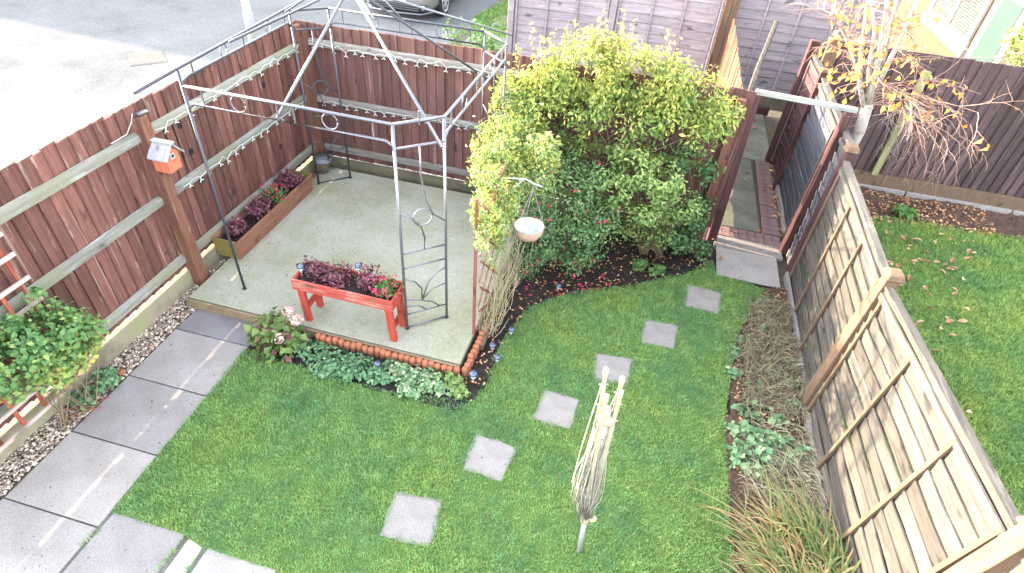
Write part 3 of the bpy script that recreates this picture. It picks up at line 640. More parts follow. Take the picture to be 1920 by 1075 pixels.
# ---- alley side fence, sunlit orange boards seen over the climber
sf = thing('side_fence', 'orange brown boarded side fence of the alley, lit by low sun', 'fence', (1.12,9,0))
M['orange_board'] = wood_mat('orange_board', (.11,.058,.034), (.16,.09,.054), (.2,.13,.085), 'Z', .15, .7)
board_run(sf, 'board', M['orange_board'], (1.13,6.62,0), (1.15,10.7,0), .1, 1.56, .115, (-1,0,0), .012, .01)
MB().box((1.17,9.15,1.3), (.05,3.1,.08)).build('rail', M['post'], sf)
MB().box((1.02,10.8,1.2), (.1,.09,2.5)).build('fence_post', M['orange_board'], sf, bevel=.005)
MB().box((1.14,10.8,1.2), (.1,.05,2.5)).build('fence_post', M['orange_board'], sf, bevel=.005)
# ---- far lilac grey lap fence across the alley end
ff = thing('lap_fence', 'lilac grey lap panel fence standing across the far end of the alley', 'fence', (.9,11,0))
YL = 11.0
xs = [-2.66,-.83,1.0,2.83,3.5]
for i in range(4):
    lap_panel(ff, (xs[i]+.06,YL,.3), (xs[i+1]-.06,YL,.3), (xs[i]+.06,YL,2.1), (xs[i+1]-.06,YL,2.1), 12, M['slat_lilac'], M['slat_lilac'], (.02,.35,.66,.98), (0,-1,0), axis_len=6, warp=.01)
    MB().box(((xs[i]+xs[i+1])/2,YL-.005,.17), (xs[i+1]-xs[i]-.12,.04,.24)).build('gravel_board', M['gravel_board_back'], ff)
for x in xs: MB().box((x,YL-.01,1.0), (.11,.1,2.3)).build('fence_post', M['slat_lilac'], ff, bevel=.005)
MB().box((1.75,10.86,.05), (.95,.04,.13)).build('threshold_board', M['post_dark'], ff)
MB().box((1.75,10.915,.1), (.95,.06,.04)).build('sill_plank', M['slat'], ff)
# ---- neighbour's back fence
YN = 8.68
nf = thing('garden_fence', 'dark purple brown featheredge fence behind the neighbouring lawn', 'fence', (4,YN,0))
board_run(nf, 'board', M['board_purple'], (2.16,YN,0), (7.5,YN,0), .24, 1.925, .118, (0,-1,0), .006, .004, .026, -1)
MB().box((4.8,YN-.045,.14), (5.3,.04,.21)).build('gravel_board', M['post_pale'], nf, bevel=.004)
for x0, x1 in ((2.2,3.98),(4.0,5.4),(5.42,7.4)): MB().box(((x0+x1)/2,YN-.06,.02), (x1-x0,.08,.09)).build('concrete_kerb', M['stone'], nf, bevel=.005)
p = at_y(1640,322,YN-.05); MB().box((p.x,YN-.05,.98), (.085,.07,1.5)).build('fence_post', M['moss_post'], nf, bevel=.005)
MB().box((2.26,YN-.02,.98), (.16,.12,1.96)).build('fence_post', M['post_pale'], nf, bevel=.006)

# ================================================================== OBJECTS
# ---- stepping stones
sl = ['square stepping stone nearest the rotary dryer foot, first of the curved row', 'second stepping stone of the curved row, counted from the paved path side',
      'third stepping stone of the curved row across the lawn', 'fourth stepping stone, partly hidden behind the dryer tips',
      'fifth stepping stone of the curved row, last but one before the gate', 'sixth stepping stone, closest to the gate slab']
for i, (q, lab) in enumerate(zip(STONES, sl)):
    c = sum((Vector((*p, 0)) for p in q), Vector())/4; pts = []
    for k in range(4):   # slightly uneven edges
        a = Vector((*q[k], 0)); b = Vector((*q[(k+1) % 4], 0))
        for u in (0,.25,.5,.75): pts.append(a.lerp(b, u)-c+Vector((random.uniform(-.013,.013), random.uniform(-.013,.013), 0)))
    mb = MB().poly([(p.x, p.y) for p in pts], -.05, 0)
    o = mb.build('stepping_stone', M['stone'], bevel=.006); o.location = (c.x, c.y, .012); o.rotation_euler = (random.uniform(-.012,.012), random.uniform(-.012,.012), 0); tag(o, lab, 'stepping stone', 'stepping stones in the lawn')

# ---- gazebo frame
gz = thing('gazebo_frame', 'bare metal gazebo frame without canopy standing on the patio', 'gazebo', (-2.63,4.88,.1))
EZ = 2.2
L = {'fl': (-3.507,3.704), 'fr1': (-1.738,3.688), 'fr2': (-1.432,3.956), 'bl1': (-3.826,5.797), 'bl2': (-3.523,6.074), 'br1': (-1.74,6.08), 'br2': (-1.43,5.8)}
def P3(k, z): return Vector((*L[k], z))
tops = {'fl': 2.33, 'fr1': EZ, 'fr2': EZ, 'bl1': 2.2, 'bl2': 2.2, 'br1': 2.2, 'br2': 2.2}
for k in L:
    MB().tube([P3(k,.1), P3(k,1.0), P3(k,tops[k])], .0125, 6).build('leg', M['metal_pale'] if k in ('fr1','fr2') else M['metal'], gz, True)
    MB().lathe(P3(k,.1), [(.022,0),(.022,.006)], 8).build('foot_plate', M['metal'], gz)
def eave(a, b, z1, z2, rings, mat, ext=0):
    A, B = Vector(a), Vector(b); d = (B-A).normalized()
    MB().tube([A-d*ext+Vector((0,0,z1)), B+Vector((0,0,z1))], .0122, 6).build('eave_bar', mat, gz, True)
    w_ = [A+Vector((0,0,z2-.09)), A+d*.01+Vector((0,0,z2-.03)), A+d*.07+Vector((0,0,z2)), B-d*.07+Vector((0,0,z2)), B-d*.01+Vector((0,0,z2-.03)), B+Vector((0,0,z2-.09))]
    MB().tube(w_, .011, 6).build('lower_eave_bar', mat, gz, True)
    for u in (.09,.46,.54,.91):
        p = A.lerp(B, u); MB().tube([p+Vector((0,0,z1)), p+Vector((0,0,z2))], .007, 5).build('spacer', mat, gz)
    for u in rings:
        p = A.lerp(B, u)+Vector((0,0,(z1+z2)/2)); r = abs(z1-z2)/2-.006
        MB().tube([p+d*math.cos(t)*r+Vector((0,0,math.sin(t)*r)) for t in [2*math.pi*i/16 for i in range(17)]], .0055, 5).build('ring', mat, gz, True)
z3 = lambda k: Vector((*L[k], 0))
eave(z3('fl'), z3('fr1'), 2.2, 2.06, (.27,.71), M['metal_pale'])
eave(z3('fr2'), z3('br2'), 2.2, 2.06, (.27,.71), M['metal_pale'])
eave(z3('br1'), z3('bl2'), 2.2, 2.06, (.27,.71), M['metal'])
A = z3('fl'); B = z3('bl1')
MB().tube([Vector((-3.45,3.2,2.34)), Vector((-3.51,3.7,2.33)), Vector((-3.83,5.9,2.235)), Vector((-3.9,6.6,2.22))], .0122, 6).build('eave_bar', M['metal'], gz, True)
MB().tube([A+Vector((0,0,2.16)), A+Vector((-.01,.03,2.22)), A.lerp(B,.06)+Vector((0,0,2.235)), A.lerp(B,.96)+Vector((0,0,2.1)), B+Vector((0,0,2.04))], .011, 6).build('lower_eave_bar', M['metal'], gz, True)
for u in (.09,.5,.93):
    p = A.lerp(B,u); MB().tube([p+Vector((0,0,2.33-.095*u)), p+Vector((0,0,2.235-.14*u))], .007, 5).build('spacer', M['metal'], gz)
for u in (.33,.75):
    p = A.lerp(B,u)+Vector((0,0,2.28-.12*u)); r = .055; d = (B-A).normalized()
    MB().tube([p+d*math.cos(t)*r+Vector((0,0,math.sin(t)*r)) for t in [2*math.pi*i/16 for i in range(17)]], .005, 5).build('ring', M['metal_pale'], gz, True)
def corner_panel(a, b, mat, low=True):
    """decorated panel between a pair of corner legs"""
    A, B = z3(a), z3(b); d = B-A; w_ = d.length; d = d/w_; c = (A+B)/2
    o = MB().tube([A+Vector((0,0,2.2)), B+Vector((0,0,2.2))], .0125, 6).build('corner_panel', mat, gz, True)
    Q = lambda x, z: c+d*(x*w_/2)+Vector((0,0,z))
    def rod(n, pts, r=.0072): MB().tube(pts, r, 5).build(n, mat, o, True).location = (0,0,0)
    rod('rung', [Q(-1,2.0), Q(1,2.0)], .012); rod('rung', [Q(-1,.115), Q(1,.115)], .009)
    for z in (1.0,.84,.28): rod('rung', [Q(-1,z), Q(1,z)], .008)
    rod('scroll', [Q(0,2.0), Q(-.02,1.75), Q(.15,1.5), Q(.45,1.35), Q(1,1.25)])
    rod('scroll', [Q(-1,1.42), Q(-.5,1.35), Q(-.1,1.25), Q(.05,1.12), Q(.0,1.0)])
    rod('scroll', [Q(-1,.72), Q(-.5,.66), Q(-.2,.56), Q(-.2,.42)]); rod('scroll', [Q(-.2,.42), Q(.1,.6), Q(.5,.7), Q(.95,.74)]); rod('scroll', [Q(-.2,.42), Q(.3,.52), Q(.95,.55)])
    rod('scroll', [Q(-1,.47), Q(-.3,.42), Q(.3,.36), Q(.65,.28)]); rod('scroll', [Q(-1,.38), Q(-.4,.36), Q(.0,.28)])
    rc = Q(0,1.34); rod('ring', [rc+d*math.cos(t)*.085+Vector((0,0,math.sin(t)*.085)) for t in [2*math.pi*i/16 for i in range(17)]])
corner_panel('fr1', 'fr2', M['metal_pale']); corner_panel('bl1', 'bl2', M['metal']); corner_panel('br1', 'br2', M['metal_pale'])
APX = Vector((-2.61,4.9,2.77))
for (px, py, Y, m, r) in ((519,222,3.72,'metal_pale',.013),(829,277,3.72,'metal_pale',.014),(921,153,5.7,'metal',.012),(960,66,5.95,'metal_pale',.011)):
    MB().tube([APX, at_y(px,py,Y)], r, 6).build('roof_rib', M[m], gz, True)
for (a, b) in (((598,0,5.2),(430,79,4.0)),((572,-2,5.9),(536,22,5.6)),((672,-5,5.3),(702,36,4.9)),((720,0,5.3),(758,42,5.6))):
    MB().tube([at_y(*a), at_y(*b)], .010, 6).build('roof_rib', M['metal'] if a[0] < 600 else M['metal_pale'], gz, True)
MB().lathe(APX-Vector((0,0,.03)), [(.04,0),(.05,.03),(.03,.06)], 10).build('roof_hub', M['metal'], gz)
for (px, py, Y) in ((785,208,3.8),(897,136,5.5)):
    q = at_y(px,py,Y); MB().tube([q, q-Vector((0,0,.11))], .008, 5).build('spacer', M['metal_pale'], gz)

# ---- plants in containers
def heuchera(name, label, c, r, n, mat='purple', flowers=None, size=.035, h=.95, cat='plant', group=None, pale=True):
    t = thing(name, label, cat, tuple(c), group)
    bl = [((c[0]+random.uniform(-r,r)*.4, c[1]+random.uniform(-r,r)*.4, c[2]+r*h*random.uniform(.2,.6)), (r*.75,r*.75,r*h*.7)) for _ in range(3)]
    foliage('foliage', bl, n, size, M[mat], t, .75, .5, .8, .3, k=.06, zmin=c[2]-.02)
    mb = MB()
    for i in range(14 if pale else 5):
        a = random.uniform(0,6.28); e = Vector(c)+Vector((math.cos(a)*r*random.uniform(.3,.9), math.sin(a)*r*random.uniform(.3,.9), r*h*random.uniform(.4,1.0)))
        mb.tube([Vector(c), Vector(c).lerp(e,.5)+Vector((0,0,.02)), e], [.003,.0025,.0015], 4)
    mb.build('stems', M['petal_stem'] if False else M['stem'], t)
    if flowers:
        P, N = blob_points(bl, flowers, .9); V, F = leaves(P+N*.015, N+RNG.normal(size=N.shape)*.6, np.full(len(P), .024), .8)
        stuff(np_mesh('flowers', V, F, M['petal_red'], t, np.tile(RNG.uniform(0,1,len(P)), 4)))
    return t
# ---- long trough by the road side fence
tr = thing('planter_trough', 'long brown timber trough with mossy end against the fence', 'planter', (-3.94,4.9,.1))
y0, y1 = 4.1, 5.62
T = lambda s, z: (-3.95+s*(.135 if z < .2 else .165))
def wall(a, b, c_, d_, n, mat): MB().hexa([a, b, c_, d_, *(Vector(q)+Vector((0,0,0)) for q in n)]).build('side_panel', mat, tr, bevel=.003)
zb, zt = .105, .345; tk = .02
MB().hexa([(-3.815-tk,y0,zb),(-3.815,y0,zb),(-3.815,y1,zb),(-3.815-tk,y1,zb),(-3.785-tk,y0-.02,zt),(-3.785,y0-.02,zt),(-3.785,y1+.02,zt),(-3.785-tk,y1+.02,zt)]).build('side_panel', M['trough'], tr, bevel=.003)
MB().hexa([(-4.075,y0,zb),(-4.075+tk,y0,zb),(-4.075+tk,y1,zb),(-4.075,y1,zb),(-4.1,y0-.02,zt),(-4.1+tk,y0-.02,zt),(-4.1+tk,y1+.02,zt),(-4.1,y1+.02,zt)]).build('side_panel', M['trough'], tr, bevel=.003)
for yy, s in ((y0,-1),(y1,1)):
    MB().hexa([(-4.073,yy,zb),(-3.817,yy,zb),(-3.817,yy-s*tk,zb),(-4.073,yy-s*tk,zb),(-4.098,yy+s*.018,zt-.003),(-3.787,yy+s*.018,zt-.003),(-3.787,yy+s*(.018-tk),zt-.003),(-4.098,yy+s*(.018-tk),zt-.003)]).build('end_panel', M['trough_end'], tr, bevel=.003)
MB().poly([(-4.07,y0+.02),(-3.82,y0+.02),(-3.82,y1-.02),(-4.07,y1-.02)], .12, .27).build('compost', M['soil'], tr)
heuchera('purple_plant', 'purple leaved plant at the near end of the long trough', (-3.95,4.28,.29), .16, 560)
heuchera('purple_plant', 'larger purple leaved plant second along the trough', (-3.95,4.66,.29), .18, 720)
heuchera('red_flowered_plant', 'green plant with red flowers in the middle of the trough', (-3.93,5.0,.29), .18, 520, 'green_plant', 150, .03)
heuchera('purple_plant', 'purple leaved plant at the far end of the trough', (-3.95,5.36,.29), .2, 800)
# ---- red planter table
tb = thing('planter_table', 'bright red timber planter box on legs at the patio edge', 'planter', (-2.27,3.62,.1))
X0, X1, Y0, Y1, Z0, Z1 = -2.765, -1.775, 3.48, 3.79, .485, .605
for yy in (Y0, Y1-.022): MB().box(((X0+X1)/2, yy+.011, (Z0+Z1)/2), (X1-X0,.022,Z1-Z0)).build('side_panel', M['red_paint'], tb, bevel=.004)
for xx in (X0, X1-.022): MB().box((xx+.011, (Y0+Y1)/2, (Z0+Z1)/2-.002), (.0215,Y1-Y0-.045,Z1-Z0-.006)).build('end_panel', M['red_leg'], tb, bevel=.003)
MB().box(((X0+X1)/2,(Y0+Y1)/2,Z0+.04), (X1-X0-.045,Y1-Y0-.045,.075)).build('compost', M['soil'], tb)
for sx, xb, xt in ((-1,-2.672,-2.70),(1,-1.795,-1.83)):
    for yb, yt in ((3.5,3.515),(3.715,3.745)):
        MB().hexa([(xb-.032,yb-.02,.1),(xb+.032,yb-.02,.1),(xb+.032,yb+.02,.1),(xb-.032,yb+.02,.1),(xt-.035,yt-.02,Z0+.0),(xt+.035,yt-.02,Z0),(xt+.035,yt+.02,Z0),(xt-.035,yt+.02,Z0)]).build('leg', M['red_leg'], tb, bevel=.004)
    MB().bar((xb,3.5,.27),(xb,3.73,.27),.035,.05).build('stretcher', M['red_leg'], tb)
for i, (x, y, r, n, lab, fl, m) in enumerate((( -2.64,3.64,.13,520,'purple leaved plant at left end of the red planter table',0,'purple'),(-2.42,3.67,.19,1000,'tallest purple leaved plant in the red planter table',0,'purple'),(-2.08,3.64,.17,820,'purple leaved plant right of centre in red planter table',20,'purple'),(-1.86,3.6,.14,520,'trailing pink red plant at right end of red planter table',110,'green_plant'))):
    heuchera('potted_plant', lab, (x,y,.57), r, n, m, fl or None, .033)
def solar_light(label, x, y, z, h, head='black', stakemat='chrome', r=.032):
    t = thing('solar_light', label, 'solar light', (x,y,z), 'small solar stake lights')
    MB().tube([(x,y,z-.03),(x,y,z+h*.55)], .008, 6).build('stake', M[stakemat], t, True)
    MB().lathe((x,y,z+h*.5), [(.012,0),(r*.75,h*.1),(r*.8,h*.3)], 10).build('lens', M['clear'], t, True)
    MB().lathe((x,y,z+h*.8), [(r,0),(r*1.05,.012),(r*.85,.026),(r*.3,.03)], 12).build('cap', M[head], t, True)
solar_light('black capped solar light at left end of red planter table', -2.735,3.62,.55,.12,'solar_head')
solar_light('black capped solar light standing behind red planter table plants', -2.22,3.76,.55,.17,'solar_head')
p = at_z(887,720); solar_light('steel solar light in soil beside the patio corner', p.x,p.y,0,.16,'solar_head',r=.036)
p = at_z(709,696); solar_light('small dark solar light among ground cover leaves', p.x,p.y,0,.11,'solar_head')
p = at_z(923,660); solar_light('dark solar light in soil, middle of three by trellis', p.x,p.y,0,.1,'solar_head')
p = at_z(932,682); solar_light('dark solar light in soil, lowest of three by trellis', p.x,p.y,0,.1,'solar_head')
p = at_z(958,630); solar_light('dark solar light in soil at the lawn edge by trellis', p.x,p.y,0,.1,'solar_head')
p = at_z(1046,546); solar_light('dark solar light in the soil below the fuchsia', p.x,p.y,0,.09,'solar_head')
# ---- terracotta edging: each roll a piece
ed = thing('terracotta_edging', 'terracotta log roll edging round the patio corner', 'edging', (-1.8,3.37,0))
lg = MB().lathe((0,0,0), [(.031,-.06),(.033,.09),(.03,.108),(.018,.118)], 9).mesh('roll', M['terracotta'], True)
def roll(x, y):
    o = link('roll', lg, ed); o.location = Vector((x,y,random.uniform(-.012,.008)))-Vector(LOC[ed.name]); o.rotation_euler = (random.uniform(-.08,.08), random.uniform(-.08,.08), random.uniform(0,6))
n = 24
for i in range(n): roll(-2.5+i*(1.44/n), 3.345+random.uniform(-.006,.006)-.01*i/n)
for i in range(11): roll(-1.045+random.uniform(-.006,.006)+i*.002, 3.36+i*.062)
# ---- bird box
bb = thing('bird_box', 'small red bird box with grey plank roof on the fence post', 'bird box', (-4.0,3.75,1.36))
x0, x1, yc, zb, zw, zr = -4.03, -3.88, 3.745, 1.36, 1.52, 1.6; hw = .075
mb = MB(); mb.v = [Vector(q) for q in ((x0,yc-hw,zb),(x1,yc-hw,zb),(x1,yc+hw,zb),(x0,yc+hw,zb),(x0,yc-hw,zw),(x1,yc-hw,zw),(x1,yc+hw,zw),(x0,yc+hw,zw),(x0,yc,zr),(x1,yc,zr))]
mb.f = [[0,3,2,1],[0,1,5,4],[2,3,7,6],[1,2,6,9,5],[3,0,4,8,7],[4,5,9,8],[6,7,8,9]]
mb.build('body', M['bird_red'], bb)
for s in (-1, 1):
    e = Vector((0,s*(hw+.035),zw-.04-zr)); 
    for k in range(4):
        xa = x0-.01+k*.05; MB().hexa([(xa,yc+s*.002,zr+.012),(xa+.048,yc+s*.002,zr+.012),(xa+.048,yc+e.y,zr+e.z+.012),(xa,yc+e.y,zr+e.z+.012),(xa,yc+s*.002,zr+.024),(xa+.048,yc+s*.002,zr+.024),(xa+.048,yc+e.y,zr+e.z+.024),(xa,yc+e.y,zr+e.z+.024)]).build('roof_plank', M['grey_roof'], bb)
MB().box(((x0+x1)/2+.018,yc,zr+.03), (.21,.05,.014)).build('ridge_board', M['grey_roof'], bb)
MB().box((x1+.003,yc,1.5), (.006,.05,.055)).build('hole_plate', M['white_paint'], bb)
MB().lathe((x1+.0055,yc,1.5), [(.014,0),(.014,.003)], 12, (1,0,0)).build('entrance_hole', M['black'], bb)
# ---- red trellis and shrub at the road side fence
tl = thing('trellis', 'red square lattice trellis leaning on the fence behind the shrub', 'trellis', (-4.0,1.7,0))
for y, zt in ((2.24,1.62),(2.085,1.5),(1.905,1.62),(1.715,1.62),(1.525,1.62),(1.335,1.62)): MB().bar((-4.02,y,.2 if y < 2 else .22),(-4.06,y,zt),.028,.014,(1,0,0)).build('lath', M['trellis'], tl)
for z in (.21,.41,.61,.82,1.02,1.22,1.43,1.6): MB().bar((-4.0-.03*z/1.6,1.2,z),(-4.0-.03*z/1.6,2.06 if z < .5 else 2.3,z),.03,.014,(1,0,0)).build('lath', M['trellis_pale'], tl)
sh = thing('shrub', 'round green shrub with yellowing lower leaves in front of trellis', 'shrub', (-3.85,1.95,0))
SB = [((-3.8,2.14,.82),(.24,.27,.26)),((-3.82,1.9,.95),(.24,.26,.26)),((-3.82,2.3,.72),(.17,.17,.2)),((-3.85,1.68,.92),(.22,.26,.26)),((-3.8,2.0,.66),(.2,.3,.16)),((-3.93,2.2,1.12),(.1,.12,.1),.6)]
foliage('foliage', SB, 7000, .042, M['shrub'], sh, .75, .6, .6, .45, tintf=lambda P, N: RNG.normal(.42,.16,len(P))+np.clip(.95-P[:,2],0,1)*.85, k=.1)
stems('stems', [(-3.95,1.9,0),(-3.9,2.1,0)], SB, 14, .006, M['stem'], sh)
sp = thing('small_plant', 'small leafy plant with straw stalks in the gravel', 'plant', (-3.95,2.25,0))
foliage('foliage', [((-3.93,2.3,.1),(.12,.16,.1)),((-3.96,2.12,.08),(.1,.12,.08))], 420, .045, M['ground_cover'], sp, .8, .7, .5, .3, k=.08)
mb = MB()
for i in range(36):
    a = random.uniform(0,6.28); b = Vector((-3.94+random.uniform(-.05,.05),2.1+random.uniform(-.05,.05),.0)); e = b+Vector((math.cos(a)*.14,math.sin(a)*.16,random.uniform(.0,.06))); mb.bar(b, e, .005)
mb.build('dead_stalks', M['fallen_plain'] if 'fallen_plain' in M else M['terracotta'], sp)
def rock(name, label, p, r, mat, seed=1):
    mb = MB(); rr = random.Random(seed); prof = [(r*.75,-r*.3),(r,.0),(r*.8,r*.4),(r*.3,r*.6)]
    mb.lathe(p, prof, 8); mb.v = [v+Vector((rr.uniform(-1,1),rr.uniform(-1,1),rr.uniform(-1,1)))*r*.16 for v in mb.v]
    return tag(mb.build(name, mat, None, True), label, 'rock')
rock('rock', 'grey rounded rock lying in the gravel strip near the patio', at_z(329,548,.03), .055, M['rock'], 3)
rock('rock', 'brown brick fragment in the gravel beside the path', at_z(227,698,.02), .035, M['terracotta'], 4)
# ---- old metal pot and debris in patio corner
pt = thing('metal_bucket', 'old dented bucket behind the gazebo leg in the patio corner', 'bucket', (-3.93,6.08,.1))
MB().lathe((-3.93,6.1,.1), [(.07,0),(.11,.2),(.115,.21),(.1,.21),(.09,.1)], 12, (.15,-.1,1)).build('bucket_body', M['rock_brown'], pt, True)
MB().lathe((-3.9,6.08,.3), [(.12,0),(.125,.012)], 12, (.15,-.1,1)).build('rim_band', M['tin'], pt, True)
# ---- side trellis with hanging basket
st = thing('trellis', 'rusty red lattice trellis at the patio edge under climbing stems', 'trellis', (-1.07,4.4,0))
MB().bar((-1.11,3.82,.1),(-1.115,3.82,1.62),.024,.024).build('trellis_post', M['rust_red'], st)
for z0_, y_ in ((.12,3.86),(.42,3.86),(.72,3.86),(1.02,3.86),(1.3,3.86)):
    MB().bar((-1.085,y_,z0_),(-1.06,4.5,min(1.6,z0_+.62)),.022,.01,(1,0,0)).build('lath', M['rust_red'], st)
    MB().bar((-1.075,y_,min(1.6,z0_+.25)),(-1.05,4.45,max(.06,z0_-.35)),.022,.01,(1,0,0)).build('lath', M['rust_red'], st)
MB().bar((-1.0,3.7,.06),(-1.0,4.6,.06),.05,.06).build('base_board', M['post_pale'], st)
hb = thing('hanging_basket', 'empty coconut fibre hanging basket with white liner on chains', 'basket', (-.78,4.4,.95))
c = at_y(992,425,4.4); R = .14
_b = MB().lathe(c-Vector((0,0,.11)), [(.05,-.03),(.105,.01),(.138,.07),(R,.115)], 18)
mb = _b; mb.f = mb.f[:-1]; mb.build('bowl', M['basket'], hb, True)
mb = MB().lathe(c-Vector((0,0,.09)), [(.03,.0),(.1,.03),(R-.012,.09),(R+.003,.1)], 18); mb.f = mb.f[:-1]; mb.build('liner', M['liner'], hb, True)
MB().tube([c+Vector((math.cos(t)*R,math.sin(t)*R,.008)) for t in [2*math.pi*i/20 for i in range(21)]], .005, 5).build('rim_wire', M['white_line'], hb, True)
hk = c+Vector((.0,.0,.42))
for t in (.3, 2.4, 4.5):
    e = c+Vector((math.cos(t)*R,math.sin(t)*R,.01)); MB().tube([e.lerp(hk,u/10) for u in range(11)], [.004,.0028]*5+[.004], 4).build('chain', M['chrome'], hb)
MB().tube([hk+Vector((0,0,-.02)), hk+Vector((.02,0,.01)), hk+Vector((0,0,.035))], .004, 5).build('hook', M['metal'], hb)
br = thing('basket_bracket', 'thin grey bracket arm holding the hanging basket', 'bracket', tuple(hk))
MB().tube([Vector((-1.05,4.5,hk.z-.02)), hk+Vector((-.08,.05,.035)), hk+Vector((0,0,.036)), hk+Vector((.09,-.02,.03))], .008, 5).build('arm', M['rock'], br, True)
MB().tube([Vector((-1.05,4.5,hk.z-.2)), hk+Vector((-.1,.06,.02))], .006, 5).build('brace', M['rock'], br, True)

# ---- rotary clothes dryer, folded
rd = thing('rotary_dryer', 'folded cream rotary clothes dryer standing in the lawn', 'clothes dryer', (.236,2.05,0))
b0 = Vector((.236,2.05,0)); tp = at_y(1150,716,2.07)
ax = (tp-b0); U = lambda u: b0+ax*u
MB().tube([U(-.02), U(.26)], .019, 10).build('ground_tube', M['mast'], rd, True)
MB().tube([U(.24), U(.88)], .023, 10).build('mast', M['mast'], rd, True)
MB().lathe(U(.235), [(.03,0),(.036,.02),(.034,.06),(.028,.07)], 10, ax).build('lower_hub', M['cream_plastic'], rd, True)
MB().lathe(U(.82), [(.04,0),(.05,.02),(.05,.05),(.03,.07)], 10, ax).build('upper_hub', M['cream_plastic'], rd, True)
MB().bar(U(.28)+Vector((.03,-.02,0)), U(.3)+Vector((.06,-.03,0)), .03).build('clip', M['cream_plastic'], rd)
sx = CAM_R[0]; sx = Vector(sx); sy = Vector((0,0,1)).cross(sx).normalized()
arms = []
for k, (dx, dy, tt) in enumerate(((-.045,.015,1.03),(-.03,-.035,.95),(.05,.02,.99),(.045,-.02,.96))):
    a = U(.3)+sx*dx*.35+sy*dy*.35; e = U(tt)+sx*dx+sy*dy; arms.append((a, e))
    MB().bar(a, e, .022, .026).build('arm', M['cream_plastic'], rd)
    MB().lathe(e-ax*.01, [(.013,0),(.015,.01),(.014,.045),(.008,.05)], 8, ax).build('arm_cap', M['cream_plastic'], rd, True)
    for j in range(4):
        q = a.lerp(e, .93-.12*j); MB().bar(q-sx*.025, q+sx*.025, .007).build('line_peg', M['cream_plastic'], rd)
for i in range(60):   # looped washing lines hanging from the folded arms
    a, e = arms[i % 4]; u0 = .98-.6*(i//4)/14; s_ = a.lerp(e, u0)+sx*random.uniform(-.012,.012)
    drop = random.uniform(.24,.34) if u0 > .6 else random.uniform(.22,.42); wd = random.uniform(.006,.03)*(2.4 if i % 6 == 0 else 1); off = random.uniform(-.06,.02)
    lo = U(drop)+sx*off+sy*random.uniform(-.05,.05); pts = []
    for q in range(15):
        t = q/14*2-1; k = abs(t)**.75; sd = wd*math.sin(math.pi*k**.55)*(1 if t > 0 else -1)
        pts.append(lo.lerp(s_, k)+sx*(sd+off*.6*math.sin(math.pi*k**.5)))
    MB().tube(pts, .0036, 4).build('line', M['white_line'], rd, True)

# ---- climber over the back fence
cl = thing('climber', 'large yellow green climber spilling over the fence beside the gate', 'climbing plant', (-.3,6.2,0))
CB = []
for px, py, Y, rx, ry, rz, wgt in ((975,185,6.05,.3,.3,.34,1),(1040,150,6.15,.34,.3,.34,1),(1110,130,6.15,.36,.3,.38,1),(1180,145,6.15,.36,.3,.36,1),(1250,165,6.12,.36,.3,.33,1),(1310,190,6.1,.33,.28,.3,1),(1345,225,6.05,.24,.26,.26,.8),(1090,210,5.95,.35,.26,.28,.8),(1180,225,5.95,.34,.24,.26,.75),(1270,240,5.95,.3,.24,.25,.8),(1010,230,5.9,.3,.28,.32,1),(1320,270,5.98,.2,.18,.16,.6),(1150,270,6.0,.34,.16,.16,.5),(1060,280,5.95,.3,.18,.18,.6),(1240,285,5.98,.28,.14,.14,.4),(960,260,5.85,.26,.3,.35,1)):
    c = at_y(px, py, Y); CB.append(((c.x,c.y,c.z),(rx,ry,rz),wgt))
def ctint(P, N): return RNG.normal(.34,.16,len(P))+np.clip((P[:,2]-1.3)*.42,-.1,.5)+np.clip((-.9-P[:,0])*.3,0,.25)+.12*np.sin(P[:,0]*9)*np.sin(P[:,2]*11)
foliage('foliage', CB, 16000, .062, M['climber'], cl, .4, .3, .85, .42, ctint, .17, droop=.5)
mb = MB(); LP = []
for i in range(46):   # upright shoots above the top
    u = random.random(); b = at_y(950+u*400, 95+max(0,u-.55)*190+random.uniform(0,25), 6.15); h = random.uniform(.12,.36)*(1 if random.random() < .6 else 1.35)
    e = b+Vector((random.uniform(-.12,.12),random.uniform(-.1,.1),h)); m_ = b.lerp(e,.5)+Vector((random.uniform(-.04,.04),0,0))
    mb.tube([b-Vector((0,0,.15)), m_, e], [.004,.003,.002], 4)
    for k in range(10): LP.append(tuple(b.lerp(e, .2+.08*k)+Vector((random.uniform(-.025,.025),random.uniform(-.025,.025),0))))
mb.build('shoots', M['stem'], cl)
LP = np.array(LP); V, F = leaves(LP, RNG.normal(size=LP.shape)+np.array([0,0,.5]), np.full(len(LP), .05), .45); np_mesh('shoot_leaves', V, F, M['climber'], cl, np.tile(RNG.uniform(.6,1,len(LP)), 4))
stems('stems', [(-.2,6.2,0),(.1,6.2,0),(-.8,6.1,0)], CB, 36, .007, M['stem'], cl, .25)
